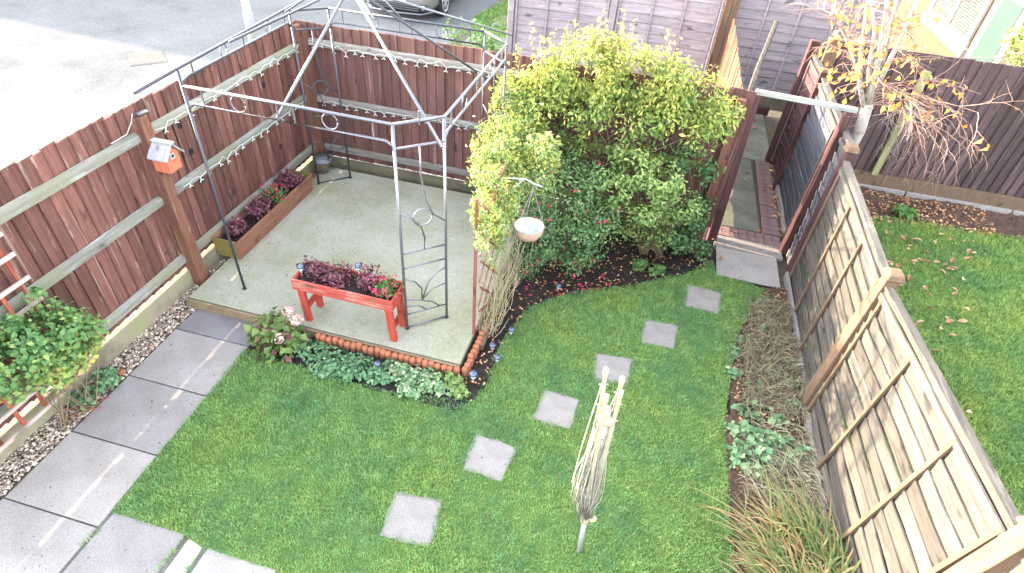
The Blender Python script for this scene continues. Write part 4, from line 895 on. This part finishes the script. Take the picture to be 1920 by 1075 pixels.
# ---- jasmine like silver foliage on the side trellis
jc = thing('climber', 'pale silvery climber trailing over the side trellis by the patio', 'climbing plant', (-1.2,5,0))
JB = []
for px, py, X, rx, ry, rz, wgt in ((905,395,-1.1,.11,.15,.2,1),(925,350,-1.12,.15,.2,.2,1),(905,445,-1.06,.08,.13,.16,.6),(930,420,-1.04,.12,.18,.2,1),(950,380,-1.02,.14,.2,.2,1),(915,310,-1.28,.17,.2,.2,1),(945,300,-1.18,.2,.24,.24,1),(905,275,-1.45,.13,.16,.16,.7),(965,330,-1.05,.18,.22,.22,1),(935,250,-1.38,.19,.22,.22,1),(955,205,-1.4,.22,.22,.24,1),(980,275,-1.15,.22,.24,.24,1),(935,455,-1.02,.09,.14,.16,.8),(920,490,-1.02,.06,.12,.14,.4),(888,325,-1.35,.09,.12,.12,.5),(1000,335,-.88,.18,.2,.2,1),(995,245,-1.1,.22,.24,.22,1),(1015,290,-.85,.2,.22,.22,1),(960,165,-1.5,.2,.22,.22,1)):
    c = at_x(px, py, X); JB.append(((c.x,c.y,c.z),(rx,ry,rz),wgt))
foliage('foliage', JB, 17000, .043, M['silver'], jc, .36, .3, .9, .35, lambda P, N: RNG.normal(.42,.22,len(P)), .13)
foliage('yellow_foliage', JB, 9000, .048, M['climber'], jc, .42, .3, .9, .5, lambda P, N: RNG.normal(.55,.22,len(P))+np.clip((P[:,2]-1.2)*.3,-.1,.3), .11)
for px, py, Y in ((905,262,5.6),(880,290,5.6),(900,232,5.7)):
    b = at_y(px+45, py+40, Y); e = at_y(px, py, Y)
    Q = np.array([tuple(b.lerp(e, random.random())+Vector((random.gauss(0,.03),random.gauss(0,.03),random.gauss(0,.03)))) for _ in range(90)])
    V, F = leaves(Q, RNG.normal(size=Q.shape)+np.array([0,0,.6]), np.full(len(Q), .045), .4); stuff(np_mesh('side_shoot', V, F, M['silver'], jc, np.tile(RNG.uniform(.3,1,len(Q)), 4)))
mb = MB()
for i in range(150):   # dry stems at the foot of the trellis
    b = Vector((-1.02+random.uniform(-.06,.12),random.uniform(3.85,4.75),random.uniform(0,.15))); e = b+Vector((random.uniform(-.15,.16),random.uniform(-.15,.2),random.uniform(.2,.75)))
    m_ = b.lerp(e,.55)+Vector((random.uniform(-.07,.07),random.uniform(-.07,.07),0)); mb.tube([b,m_,e], [.004,.003,.002], 3)
mb.build('dry_stems', M['dry'], jc)
# ---- fuchsia and other bed shrubs
fu = thing('fuchsia_bush', 'dark green fuchsia bush with hanging red flowers behind basket', 'bush', (-.5,5.0,0))
FB = []
for px, py, Y, rx, ry, rz, wgt in ((1050,380,5.3,.36,.32,.34,1),(1020,450,5.0,.33,.3,.32,1),(1090,450,5.1,.33,.28,.3,1),(990,490,4.85,.24,.22,.22,.8),(1080,500,4.95,.26,.2,.16,.7),(1110,350,5.6,.3,.3,.28,1),(980,400,5.2,.26,.3,.3,1),(1130,410,5.35,.22,.22,.24,1),(1070,320,5.7,.24,.22,.2,.8)):
    c = at_y(px, py, Y); FB.append(((c.x,c.y,c.z),(rx,ry,rz),wgt))
foliage('foliage', FB, 11000, .042, M['fuchsia'], fu, .5, .5, .7, .4, lambda P, N: RNG.normal(.45,.2,len(P))+(P[:,2]-.7)*.25, .11)
stems('stems', [(-.5,5.3,0),(-.3,5.3,0)], FB, 60, .006, M['stem'], fu)
P, N = blob_points(FB, 900, .97); vis = (N@np.array([0,-.7,.6]) > .2) & (P[:,2] > .1); P = (P+N*.03)[vis]; P = P[RNG.permutation(len(P))][:38]; k = len(P)
nr = RNG.normal(size=(k*3,3)); P3_ = np.repeat(P, 3, 0)
V, F = leaves(P3_, nr, np.full(k*3, .034), .5, dirs=np.tile(np.array([0,0,-1.0]), (k*3,1))+RNG.normal(size=(k*3,3))*.25); stuff(np_mesh('flowers', V, F, M['petal_red'], fu, np.tile(RNG.uniform(0,1,k*3), 4)))
ch = thing('evergreen_bush', 'bright lime green bush in the bed near the gate', 'bush', (.5,5.7,0))
HB = []
for px, py, Y, rx, ry, rz, wgt in ((1190,320,5.75,.28,.26,.24,1),(1150,360,5.55,.22,.22,.2,1),(1240,345,5.65,.26,.25,.25,1),(1210,400,5.5,.2,.2,.16,.9),(1280,385,5.65,.22,.2,.2,1),(1170,290,5.9,.2,.2,.16,.7),(1200,440,5.7,.24,.14,.2,.7),(1260,430,5.75,.2,.14,.2,.7),(1150,420,5.6,.2,.14,.16,.7)):
    c = at_y(px, py, Y); HB.append(((c.x,c.y,c.z),(rx,ry,rz),wgt))
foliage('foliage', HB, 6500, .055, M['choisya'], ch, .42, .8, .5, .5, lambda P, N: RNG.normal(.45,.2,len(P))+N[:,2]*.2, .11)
stems('stems', [(.4,5.85,0),(.6,5.85,0)], HB, 50, .007, M['stem'], ch)
dg = thing('evergreen_bush', 'low dark green bush beside the dark red gate post', 'bush', (.95,6.0,0))
DB = [((*at_y(px,py,Y),),(a,b,c_),w_) for px,py,Y,a,b,c_,w_ in ((1270,440,5.85,.26,.24,.22,1),(1310,400,6.1,.18,.2,.26,1),(1290,300,6.2,.22,.16,.22,.8),(1315,470,5.85,.14,.14,.13,1),(1330,330,6.2,.12,.14,.2,.6))]
foliage('foliage', DB, 4200, .045, M['fuchsia'], dg, .6, .6, .6, .4, lambda P, N: RNG.normal(.35,.2,len(P)), .1)
stems('stems', [(.95,6.1,0)], DB, 24, .005, M['stem'], dg)
lv = thing('young_plant', 'small bright green lobed plant in the dark soil', 'plant', tuple(at_z(1205,500)))
foliage('foliage', [((*at_z(1200,495,.05),),(.1,.09,.06)),((*at_z(1232,508,.05),),(.09,.08,.06))], 150, .075, M['green_plant'], lv, .8, 1.2, .4, .3, k=.05)
# leaf litter in the bed
def litter(name, poly, n, size, mat, lo=0, hi=1, z=.03, flat=.35):
    P = poly_points(poly, n); P = np.concatenate([P, z+RNG.uniform(0,.02,(n,1))], 1)
    V, F = leaves(P, np.array([0,0,1.0])+RNG.normal(size=(n,3))*flat, np.full(n, size), .6, .12); return stuff(np_mesh(name, V, F, M[mat], None, np.tile(RNG.uniform(lo,hi,n), 4)))
litter('leaf_litter', bed, 900, .03, 'fallen', 0, .8)
litter('petal_litter', [(-.8,4.45),(-.35,4.75),(.2,5.1),(.1,5.3),(-.8,4.8)], 60, .03, 'petal_red')
litter('bed_litter', [(1.36,3),(1.36,4.2),(1.7,5.6),(2.05,5.7),(2.0,3)], 420, .035, 'fallen', 0, .6)
litter('neighbour_litter', [(2.2,5.0),(2.7,5.0),(2.9,7.2),(3.6,7.7),(5,7.8),(5,8.5),(2.3,8.5)], 1500, .045, 'fallen', 0, .7)

litter('patio_debris', [(-3.9,3.5),(-1.2,3.5),(-1.2,6.2),(-3.9,6.2)], 130, .016, 'debris', 0, 1, .101, .2)
# ---- border plants in front of the patio
hy = thing('hydrangea', 'leafy hydrangea with faded pink heads at the patio step', 'bush', (*at_z(515,645)[:2],0))
HYB = [((*at_z(500,625,.16),),(.17,.15,.14)),((*at_z(545,625,.14),),(.15,.13,.13)),((*at_z(510,655,.1),),(.18,.1,.1)),((*at_z(520,600,.25),),(.1,.1,.1))]
foliage('foliage', HYB, 700, .085, M['hydrangea'], hy, .62, .9, .5, .4, lambda P, N: RNG.uniform(0,1,len(P))**1.3, .08)
for px, py, z in ((540,583,.33),(556,600,.3),(522,635,.2)):
    c = at_z(px,py,z); P, N = blob_points([((*c,),(.055,.055,.04))], 60, .7); V, F = leaves(P, N, np.full(60,.03), .9); np_mesh('flower_head', V, F, M['petal_pink'], hy, np.tile(RNG.uniform(0,1,60), 4))
stems('stems', [(*at_z(515,640)[:2],0)], HYB, 16, .005, M['stem'], hy)
def cover(label, pts, n, size, mat='ground_cover', h=.09, asp=.85, tf=None, name='ground_cover'):
    t = thing(name, label, 'plant', (*at_z(*pts[0][:2])[:2],0))
    bl = [((*at_z(px,py,h*.5),),(r,r*.75,h)) for px,py,r in pts]
    foliage('foliage', bl, n, size, M[mat], t, asp, 1.1, .45, .3, tf, .07); return t
cover('blue green leafy ground cover left of centre below the patio', [(585,658,.17),(625,672,.18),(665,686,.18),(610,690,.15)], 1900, .036, tf=lambda P,N: RNG.normal(.42,.22,len(P)))
cover('dense green ground cover in the middle of the border', [(690,695,.15),(720,705,.14),(650,700,.12)], 1100, .04, tf=lambda P,N: RNG.normal(.3,.2,len(P)))
cover('pale green and pinkish ground cover toward the patio corner', [(745,696,.17),(790,708,.17),(825,722,.15),(770,728,.14)], 1900, .036, tf=lambda P,N: RNG.normal(.68,.25,len(P)))
cover('light green mound of leaves at the border end', [(845,718,.12),(860,735,.08)], 520, .045, 'choisya', .1)
mb = MB()
for i in range(160):
    u = random.random(); b = at_z(540+u*310, 650+u*65+random.uniform(-10,22)); e = b+Vector((random.uniform(-.08,.08),random.uniform(-.08,.08),random.uniform(.03,.16))); mb.tube([b,b.lerp(e,.5)+Vector((0,0,.03)),e],[.003,.002,.0015],3)
stuff(mb.build('dead_stalks', M['slat']))

# ---- bed along the lap fence
def strands(name, poly, n, L0, L1, r, mat, flat=.12, up=.12, parent=None, tint=(0,1), lean=None, bent=.5):
    """thin curved flat stalks as ribbons"""
    P = poly_points(poly, n); a = RNG.uniform(0,2*math.pi,n); Ln = RNG.uniform(L0,L1,n); d = np.stack([np.cos(a),np.sin(a)],1)
    if lean is not None: d = d*.45+np.array(lean)+RNG.normal(size=(n,2))*.25
    z0 = RNG.uniform(0,up*.4,n); zz = RNG.uniform(.3,1,n)*up; c = RNG.normal(size=(n,2))*bent*.25
    K = 5; V = []; s = np.stack([-d[:,1],d[:,0]],1); s /= np.linalg.norm(s,axis=1,keepdims=True)
    for k in range(K):
        u = k/(K-1); p = P+d*(Ln*u)[:,None]+c*(Ln*u*u)[:,None]; z = z0+zz*(u*2.0-u*u*1.5)+.02; wd = r*(1-.8*u**2)
        V.append(np.concatenate([p-s*wd, z[:,None]],1)); V.append(np.concatenate([p+s*wd, z[:,None]+r*.3],1))
    V = np.stack(V,1).reshape(-1,3); b = np.arange(n)[:,None]*K*2
    F = np.concatenate([b+np.array([[2*k,2*k+1,2*k+3,2*k+2]]) for k in range(K-1)],0); t = np.tile(RNG.uniform(tint[0],tint[1],n),K-1)
    return np_mesh(name, V, F, mat, parent, t)
stuff(strands('dead_stems', [(1.44,3.75),(1.42,4.4),(1.62,5.3),(1.98,5.35),(2.0,3.7)], 2000, .06, .2, .0035, M['straw'], up=.12, bent=1.6, tint=(0,.85)))
stuff(strands('flattened_straw', [(1.38,2.9),(1.38,3.6),(2.0,3.7),(2.0,2.8)], 700, .15, .4, .0035, M['straw'], up=.1, lean=(.4,-.5)))
cover('blue green geranium clump in the bed along lap fence', [(1400,815,.17),(1430,845,.19),(1405,870,.16),(1460,830,.14),(1390,845,.12)], 1000, .06, tf=lambda P,N: RNG.normal(.5,.22,len(P)), name='geranium')
cover('sparse geranium leaves along the straw in fence bed', [(1385,770,.08),(1415,785,.09),(1480,760,.09),(1440,770,.07),(1500,850,.12),(1470,870,.12),(1420,760,.1),(1460,790,.1)], 360, .06, h=.07, tf=lambda P,N: RNG.normal(.6,.22,len(P)), name='geranium')
cover('small green weeds by the corner of the gate slab', [(1420,572,.09),(1440,560,.07)], 120, .055, h=.05, name='weed')
cover('green weeds at lawn edge beside dead stems', [(1385,665,.08),(1378,700,.09),(1480,595,.08),(1400,640,.1),(1450,700,.14),(1420,730,.14),(1480,680,.12),(1490,720,.12),(1440,620,.12),(1470,640,.12)], 620, .05, h=.06, name='weed')
tf_ = thing('strap_leaf_clump', 'large clump of yellowing strap leaves by the lap fence', 'plant', (1.8,2.3,0))
for (pl, n, ln) in (([(1.5,1.95),(1.55,2.55),(1.98,2.6),(1.98,1.9)], 760, (-.42,.5)),([(1.7,1.85),(1.75,2.4),(2.0,2.4),(2.0,1.8)], 480, (-.05,.6)),([(1.45,1.6),(1.5,2.0),(1.95,2.0),(1.95,1.6)], 600, (-.45,.45))):
    strands('leaves', pl, n, .2, .48, .0075, M['strap'], up=.32, parent=tf_, lean=ln, bent=.35)
# ---- neighbour plants
bp = thing('broad_leaf_plant', 'small broad leaved green plant in the neighbouring bed', 'plant', (*at_z(1690,405)[:2],0))
c = at_z(1690,405,.02)
mb = MB()
for i in range(16):
    a = i*2.399; r = .14+.08*(i % 3)/2; d = Vector((math.cos(a),math.sin(a),0)); s = Vector((-d.y,d.x,0)); pp = []
    n = len(mb.v)
    for k, (u, wd, z) in enumerate(((0,.01,.02),(.35,.035,.09),(.7,.04,.1),(1,.006,.04))): mb.v += [c+d*r*u-s*wd+Vector((0,0,z+.012)), c+d*r*u+Vector((0,0,z)), c+d*r*u+s*wd+Vector((0,0,z+.012))]
    for k in range(3):
        for j in range(2): q = n+k*3+j; mb.f.append([q,q+1,q+4,q+3])
mb.build('leaves', M['fern_plain'] if 'fern_plain' in M else M['green_plain'] if 'green_plain' in M else M['fern'], bp, True)
# fallen leaves, each one a thing
fl_ = MB(); fl_.v = [Vector(q) for q in ((0,-.028,.004),(.018,-.006,.012),(.012,.016,.01),(0,.034,.002),(-.014,.014,.011),(-.018,-.008,.009),(0,0,.0))]; fl_.f = [[6,0,1],[6,1,2],[6,2,3],[6,3,4],[6,4,5],[6,5,0]]
M['fl1'] = plain('fallen_a', (.42,.22,.11), .7, var=.3, scale=20); M['fl2'] = plain('fallen_b', (.46,.29,.15), .7, var=.3, scale=20); M['fl3'] = plain('fallen_c', (.32,.14,.065), .7, var=.3, scale=20)
fm = [fl_.mesh('fallen_leaf', M[k]) for k in ('fl1','fl2','fl3')]
def fallen(poly, n, label, group, s0=.8, s1=1.5, z=.045, grad=None):
    P = poly_points(poly, n)
    for i in range(n):
        o = link('fallen_leaf', random.choice(fm)); s = random.uniform(s0,s1); o.location = (P[i][0],P[i][1],z+random.uniform(0,.012)); o.scale = (s,s,s)
        o.rotation_euler = (random.uniform(-.4,.4),random.uniform(-.4,.4),random.uniform(0,6.28)); tag(o, label, 'leaf', group)
FG = 'fallen leaves on the neighbouring lawn'
fallen([(3.05,4.6),(3.05,7.4),(4.6,7.6),(4.2,6.4),(3.5,4.9)], 75, 'dry orange brown leaf scattered over the open neighbouring lawn', FG, 1.0, 1.7)
fallen([(2.2,4.2),(2.25,6.3),(2.6,7.2),(3.0,7.4),(3.0,4.6),(2.6,4.0)], 150, 'dry orange brown leaf in the drift beside the lap fence', FG, .9, 1.6)
fallen([(2.3,2.6),(2.5,3.9),(3.6,4.4),(3.2,2.6)], 24, 'lone dry leaf on the neighbouring grass close to the camera', FG, 1.0, 1.5)
fallen([(2.02,6.75),(2.1,6.75),(2.12,9.0),(2.04,9.0)], 34, 'dry orange leaf in the row along the alley fence foot', 'fallen leaves in the alley', .8, 1.4, .02)
fallen([(1.3,9.6),(2.1,9.6),(2.1,10.8),(1.3,10.8)], 16, 'dry orange leaf at the far end of the alley', 'fallen leaves in the alley', 1.0, 1.8, .015)
fallen([(1.3,6.0),(2.0,6.0),(2.05,9.5),(1.4,9.5)], 12, 'dry orange leaf lying in the alley', 'fallen leaves in the alley', .9, 1.4, .022)

# ---- birch behind the lap fence
bi = thing('birch_tree', 'weeping birch with white limbs and few yellow leaves behind fence', 'tree', (2.42,7.25,0))
YB = 7.25
base = Vector((2.4,YB,0)); f0 = at_y(1612,245,YB); f1 = at_y(1628,195,YB)
MB().tube([base, base.lerp(f0,.5)+Vector((.03,0,0)), f0, f1], [.085,.075,.065,.06], 9).build('trunk', M['bark_white'], bi, True)
limbs = [[(1625,200),(1640,150),(1652,80),(1660,30),(1668,-40)],[(1622,210),(1612,160),(1614,110),(1622,40),(1632,-40)],[(1630,190),(1665,120),(1695,60),(1716,10),(1740,-40)],[(1628,190),(1630,130),(1640,60),(1630,-30)],[(1640,160),(1660,100),(1672,40),(1690,-40)],[(1614,170),(1600,110),(1580,60),(1560,10)]]
mb = MB(); LP_ = []
for i, lm in enumerate(limbs):
    pts = [at_y(x, y, YB+(i-2.5)*.1*(j/3)) for j, (x, y) in enumerate(lm)]; r0 = (.04,.032,.034,.03,.026,.015)[i]
    mb.tube(pts, [r0*(1-.16*j) for j in range(len(pts))], 7); LP_.append(pts)
mb.build('limbs', M['bark_white'], bi, True)
mb = MB(); mg = MB(); TP = []
def twig(b, d, L_, r, depth, droop, mbx):
    pts = [b]; p = b.copy(); dd = d.normalized(); K = 6
    for k in range(K):
        dd = (dd+Vector((random.gauss(0,.16),random.gauss(0,.16),random.gauss(0,.12)-droop*.22))).normalized(); p = p+dd*(L_/K); pts.append(p.copy())
        if depth > 0 and k > 0 and random.random() < .75: twig(p, (dd+Vector((random.gauss(0,.7),random.gauss(0,.7),random.gauss(0,.5)))), L_*random.uniform(.3,.55), r*.6, depth-1, droop, mbx)
    mbx.tube(pts, [r*(1-.75*k/K) for k in range(K+1)], 4); TP.extend(pts[2:])
for pts in LP_:
    for k in range(15):
        u = random.uniform(.15,1)*(len(pts)-1); j = min(int(u),len(pts)-2); b = pts[j].lerp(pts[j+1], u-j)
        twig(b, Vector((random.gauss(0,.8),random.gauss(-.1,.7),random.uniform(-.2,1))), random.uniform(.25,.6), .006, 1, .25, mb)
for k in range(9):   # long low branches reaching right
    b = f1.lerp(LP_[0][1], random.random()); e = at_y(random.choice((1740,1790,1830,1760)), random.uniform(120,190), YB+random.uniform(-.5,.5))
    twig(b, (e-b).normalized()*1.2+Vector((0,0,.25)), (e-b).length*1.1, .009, 2, .42, mb)
for k in range(7):   # long bare drooping branches
    b = f1; e = at_y(random.uniform(1660,1760), random.uniform(255,300), YB+random.uniform(-.3,.3))
    twig(b, (e-b).normalized()+Vector((.2,0,.75)), (e-b).length*1.35, .008, 2, .8, mb)
for k in range(16):  # grey tangle of old twigs below the fork
    b = at_y(random.uniform(1650,1725), random.uniform(195,235), YB+random.uniform(-.2,.2)); twig(b, Vector((random.gauss(.25,.4),random.gauss(0,.4),random.uniform(-.6,.35))), random.uniform(.25,.6), .005, 2, .75, mg)
for k in range(5):
    b = f0.lerp(f1, random.random()); twig(b, Vector((-.8,random.gauss(-.2,.4),random.uniform(-.2,.3))), random.uniform(.25,.45), .005, 1, .3, mb)
mb.build('twigs', M['twig'], bi); mg.build('old_twigs', M['twig_grey'], bi)
Q = np.array([tuple(p) for p in TP if p.z > 1.75]); Q = Q[RNG.choice(len(Q), 210)]
Q = np.concatenate([Q, np.array([tuple(at_y(random.uniform(1540,1700), random.uniform(0,170), YB+random.uniform(-.4,.3))) for _ in range(80)])]); n = len(Q)
V, F = leaves(Q, RNG.normal(size=(n,3)), np.full(n,.075), .6, dirs=np.tile(np.array([0,0,-1.0]),(n,1))+RNG.normal(size=(n,3))*.35); np_mesh('crown', V, F, M['birch_leaf'], bi, np.tile(RNG.uniform(0,1,n),4))
# ---- shrub at the right edge in front of the neighbour's house
rs = thing('shrub', 'bright green leafy shrub at the house door beyond the purple fence', 'shrub', (*at_y(1915,110,9.2)[:2],0))
RB = [((*at_y(px,py,9.2),),(a,.25,b),1) for px,py,a,b in ((1912,75,.16,.18),(1925,130,.22,.2),(1905,100,.12,.14),(1935,60,.2,.2),(1925,180,.16,.12))]
foliage('foliage', RB, 1500, .07, M['choisya'], rs, .4, .6, .6, .4, lambda P,N: RNG.normal(.6,.2,len(P)), .1)
stems('stems', [(*at_y(1930,110,9.2)[:2],0)], RB, 18, .008, M['stem'], rs)

# ---- neighbour's house: rendered wall with window and glazed door
hs = thing('house', 'neighbouring house with white window, blind and green glazed door', 'house', (5.6,13.5,0))
XH = 5.5
def onw(px, py): return at_x(px, py, XH)
wy = (13.0, 15.2); s0 = onw(1733,45); s1 = onw(1810,100)
zs = (s0.z+s1.z)/2
MB().box((XH+.15,16,2.4), (.3,14,5.2)).build('wall', M['render_wall'], hs)
wf = MB()
ya, yb = s1.y, s0.y
wf.box((XH-.02,(ya+yb)/2,zs+.06), (.16,yb-ya+.1,.16)); o = wf.build('window_sill', M['white_paint'], hs, bevel=.01)
win = MB().box((XH-.005,(ya+yb)/2,zs+.8), (.05,yb-ya-.06,1.28)).build('window', M['glass'], hs)
for y, w_ in ((ya+.08,.13),((ya*.5+yb*.5),.15),(yb-.08,.13)): MB().box((XH-.04,y,zs+.8), (.06,w_,1.3)).build('window_frame', M['white_paint'], win, bevel=.006).location = (0,0,0)
for z in (zs+.19,zs+1.45): MB().box((XH-.035,(ya+yb)/2,z), (.05,yb-ya,.11)).build('window_frame', M['white_paint'], win).location = (0,0,0)
for i in range(26): MB().box((XH-.032,(ya+yb)/2,zs+.24+i*.046), (.004,yb-ya-.2,.028)).build('blind_slat', M['blind'], win).location = (0,0,0)
d0 = onw(1822,110); d1 = onw(1872,15)
MB().box((XH-.04,d0.y-.5,1.2), (.1,1.15,2.5)).build('door', M['white_paint'], hs, bevel=.008)
MB().box((XH-.095,d0.y-.53,1.35), (.02,.78,1.5)).build('door_pane', M['pane'], hs)

# ---- lamp column on the road side
lc = thing('lamp_column', 'cream lamp column standing on the road beyond the fence corner', 'lamp post', (-6.36,8.5,0))
p = at_y(470,50,8.5); MB().lathe((p.x,8.5,-.02), [(.075,0),(.075,1.2),(.06,1.22),(.05,5.0)], 12).build('column', M['pole'], lc, True)
MB().bar((p.x,8.5,5.0),(p.x-.5,8.5,5.1),.12,.06).build('lamp_head', M['metal_pale'], lc)
# ---- drain grate
dr = thing('drain_cover', 'rusty slotted drain grate set in the road', 'drain', (-8.93,8.8,0))
c = Vector((-8.93,8.81,-.012)); u = Vector((.44,.46,0)); v_ = Vector((.43,-.46,0)); R_ = Matrix.Rotation(math.atan2(.46,.44),3,'Z')
MB().box(c+Vector((0,0,.003)), (.6,.62,.006), M=R_).build('frame', M['road'], dr)
for i in range(15): MB().box(c+R_@Vector((-.26+i*.037,0,.008)), (.016,.55,.006), M=R_).build('grate_bar', M['grate'], dr)

# ---- parked car, front towards the garden
car = thing('parked_car', 'beige silver car parked beyond the back fence, nose to the garden', 'car', (-5.8,15,0))
cx = -5.83; hw = .86; yf = 13.0
prof = [  # y offset from nose, z bottom, z top, half width
    (0.0,.3,.62,.62),(.06,.24,.74,.74),(.22,.2,.82,.82),(.5,.2,.9,.86),(1.0,.2,.98,.87),(1.5,.2,1.03,.88),(3.2,.2,1.03,.88),(3.9,.24,.98,.84),(4.1,.35,.8,.76)]
mb = MB()
for yo, z0, z1, h in prof:
    for x, z in ((-h*.9,z0),(-h,z0+.15),(-h*.99,(z0+z1)/2+.05),(-h*.9,z1-.06),(-h*.6,z1),(h*.6,z1),(h*.9,z1-.06),(h*.99,(z0+z1)/2+.05),(h,z0+.15),(h*.9,z0)): mb.v.append(Vector((cx+x,yf+yo,z)))
for i in range(len(prof)-1):
    for k in range(10): a = i*10+k; b = i*10+(k+1) % 10; mb.f.append([a,b,b+10,a+10])
mb.f.append(list(range(10))[::-1]); e = (len(prof)-1)*10; mb.f.append([e+k for k in range(10)])
body = mb.build('body', M['car_paint'], car, True)
mb = MB()
for yo, z, h in ((1.1,.98,.76),(1.75,1.42,.6),(3.1,1.44,.58),(3.85,1.0,.72)): mb.v += [Vector((cx-h,yf+yo,z)), Vector((cx+h,yf+yo,z))]
for i in range(3): mb.f.append([2*i,2*i+1,2*i+3,2*i+2])
mb.f += [[0,2,4,6],[7,5,3,1]]; mb.build('cabin', M['glass'], car)
MB().box((cx,yf+.02,.3), (1.16,.07,.14)).build('lower_grille', M['black'], car, bevel=.02)
for k in range(3): MB().box((cx,yf-.022,.26+k*.045), (1.1,.012,.012)).build('grille_bar', M['metal_pale'], car)
mb = MB(); mb.tube([Vector((cx-.8,yf+.22,.21)),Vector((cx-.6,yf-.02,.19)),Vector((cx,yf-.06,.18)),Vector((cx+.6,yf-.02,.19)),Vector((cx+.8,yf+.22,.21))], .022, 6); mb.build('bumper_lip', M['metal_pale'], car, True)
for s in (-1, 1):
    MB().box((cx+s*.64,yf+.02,.33), (.22,.06,.12)).build('fog_lamp_housing', M['black'], car, bevel=.02)
    MB().lathe((cx+s*.66,yf-.02,.34), [(.05,0),(.045,.015)], 12, (0,-1,0)).build('fog_lamp', M['chrome'], car)
    MB().box((cx+s*.62,yf+.12,.68), (.34,.2,.13)).build('headlight', M['clear'], car, bevel=.04)
pl_ = MB().box((cx+.0,yf-.035,.47), (.52,.015,.115)).build('number_plate', M['tape'], car)
fc = bpy.data.curves.new('plate_text', 'FONT'); fc.body = '   RWK'; fc.size = .105; fc.extrude = .001; fc.align_x = 'CENTER'; fc.align_y = 'CENTER'
fo = bpy.data.objects.new('tmp_text', fc); COL.objects.link(fo); bpy.context.view_layer.update()
tm = bpy.data.meshes.new_from_object(fo.evaluated_get(bpy.context.evaluated_depsgraph_get())); bpy.data.objects.remove(fo); tm.materials.clear(); tm.materials.append(M['black'])
to = link('plate_lettering', tm, pl_); to.location = (cx+.06,yf-.045,.47); to.rotation_euler = (math.pi/2,0,0)
for s in (-1, 1):
    for yo in (.78, 3.3):
        x = cx+s*.8; ty = MB().lathe((x,yf+yo,.32), [(.2,-.1),(.3,-.105),(.32,-.07),(.32,.07),(.3,.105),(.2,.1)], 24, (1,0,0)).build('tyre', M['tyre'], car, True)
        MB().lathe((x+s*.085,yf+yo,.32), [(.21,-.02),(.22,.0),(.2,.012)], 20, (1,0,0)).build('wheel_rim', M['black'], ty, True).location = (0,0,0)
        mb = MB()
        for k in range(7):
            a = k*2*math.pi/7; mb.bar(Vector((x+s*.105,yf+yo,.32)), Vector((x+s*.1,yf+yo+math.cos(a)*.2,.32+math.sin(a)*.2)), .05, .016, (1,0,0))
        mb.lathe((x+s*.1,yf+yo,.32), [(.04,-.01),(.04,.01)], 10, (1,0,0)); mb.tube([Vector((x+s*.1,yf+yo+math.cos(t)*.205,.32+math.sin(t)*.205)) for t in [2*math.pi*i/24 for i in range(25)]], .014, 5)
        mb.build('spokes', M['rim'], ty).location = (0,0,0)
        MB().lathe((cx+s*.83,yf+yo,.33), [(.36,-.05),(.37,.03),(.34,.05)], 24, (s,0,0)).build('wheel_arch', M['black'], car, True) if False else None
# weeds at the foot of the back fence on the road side
for lab, px, py, r in (('green weeds growing behind the fence near the parked car', 855, 70, .3), ('green weeds growing behind the fence near the lilac panels', 905, 78, .45)):
    c = at_y(px, py, 9.6); t = thing('weeds', lab, 'plant', (c.x,9.6,0)); c.z = max(c.z,.25)
    foliage('foliage', [((c.x,9.6,c.z*.6),(r,r*.7,c.z*.7+.1))], 900, .08, M['green_plant'], t, .5, .7, .6, .4)
# ---- houses across the road that shade its far side (above the frame)
hh = thing('house', 'brick house across the road shading the far side of the tarmac', 'house', (-28,17,0))
MB().box((-28,17.4,2.4), (12,10.4,4.9)).build('wall', M['house_brick'], hh)
mb = MB(); mb.v = [Vector(q) for q in ((-34.3,12.0,4.8),(-21.7,12.0,4.8),(-21.7,22.8,4.8),(-34.3,22.8,4.8),(-28,12.0,6.6),(-28,22.8,6.6))]; mb.f = [[1,2,5,4],[3,0,4,5],[0,1,4],[2,3,5],[3,2,1,0]]; mb.build('roof', M['roof_tile'], hh)
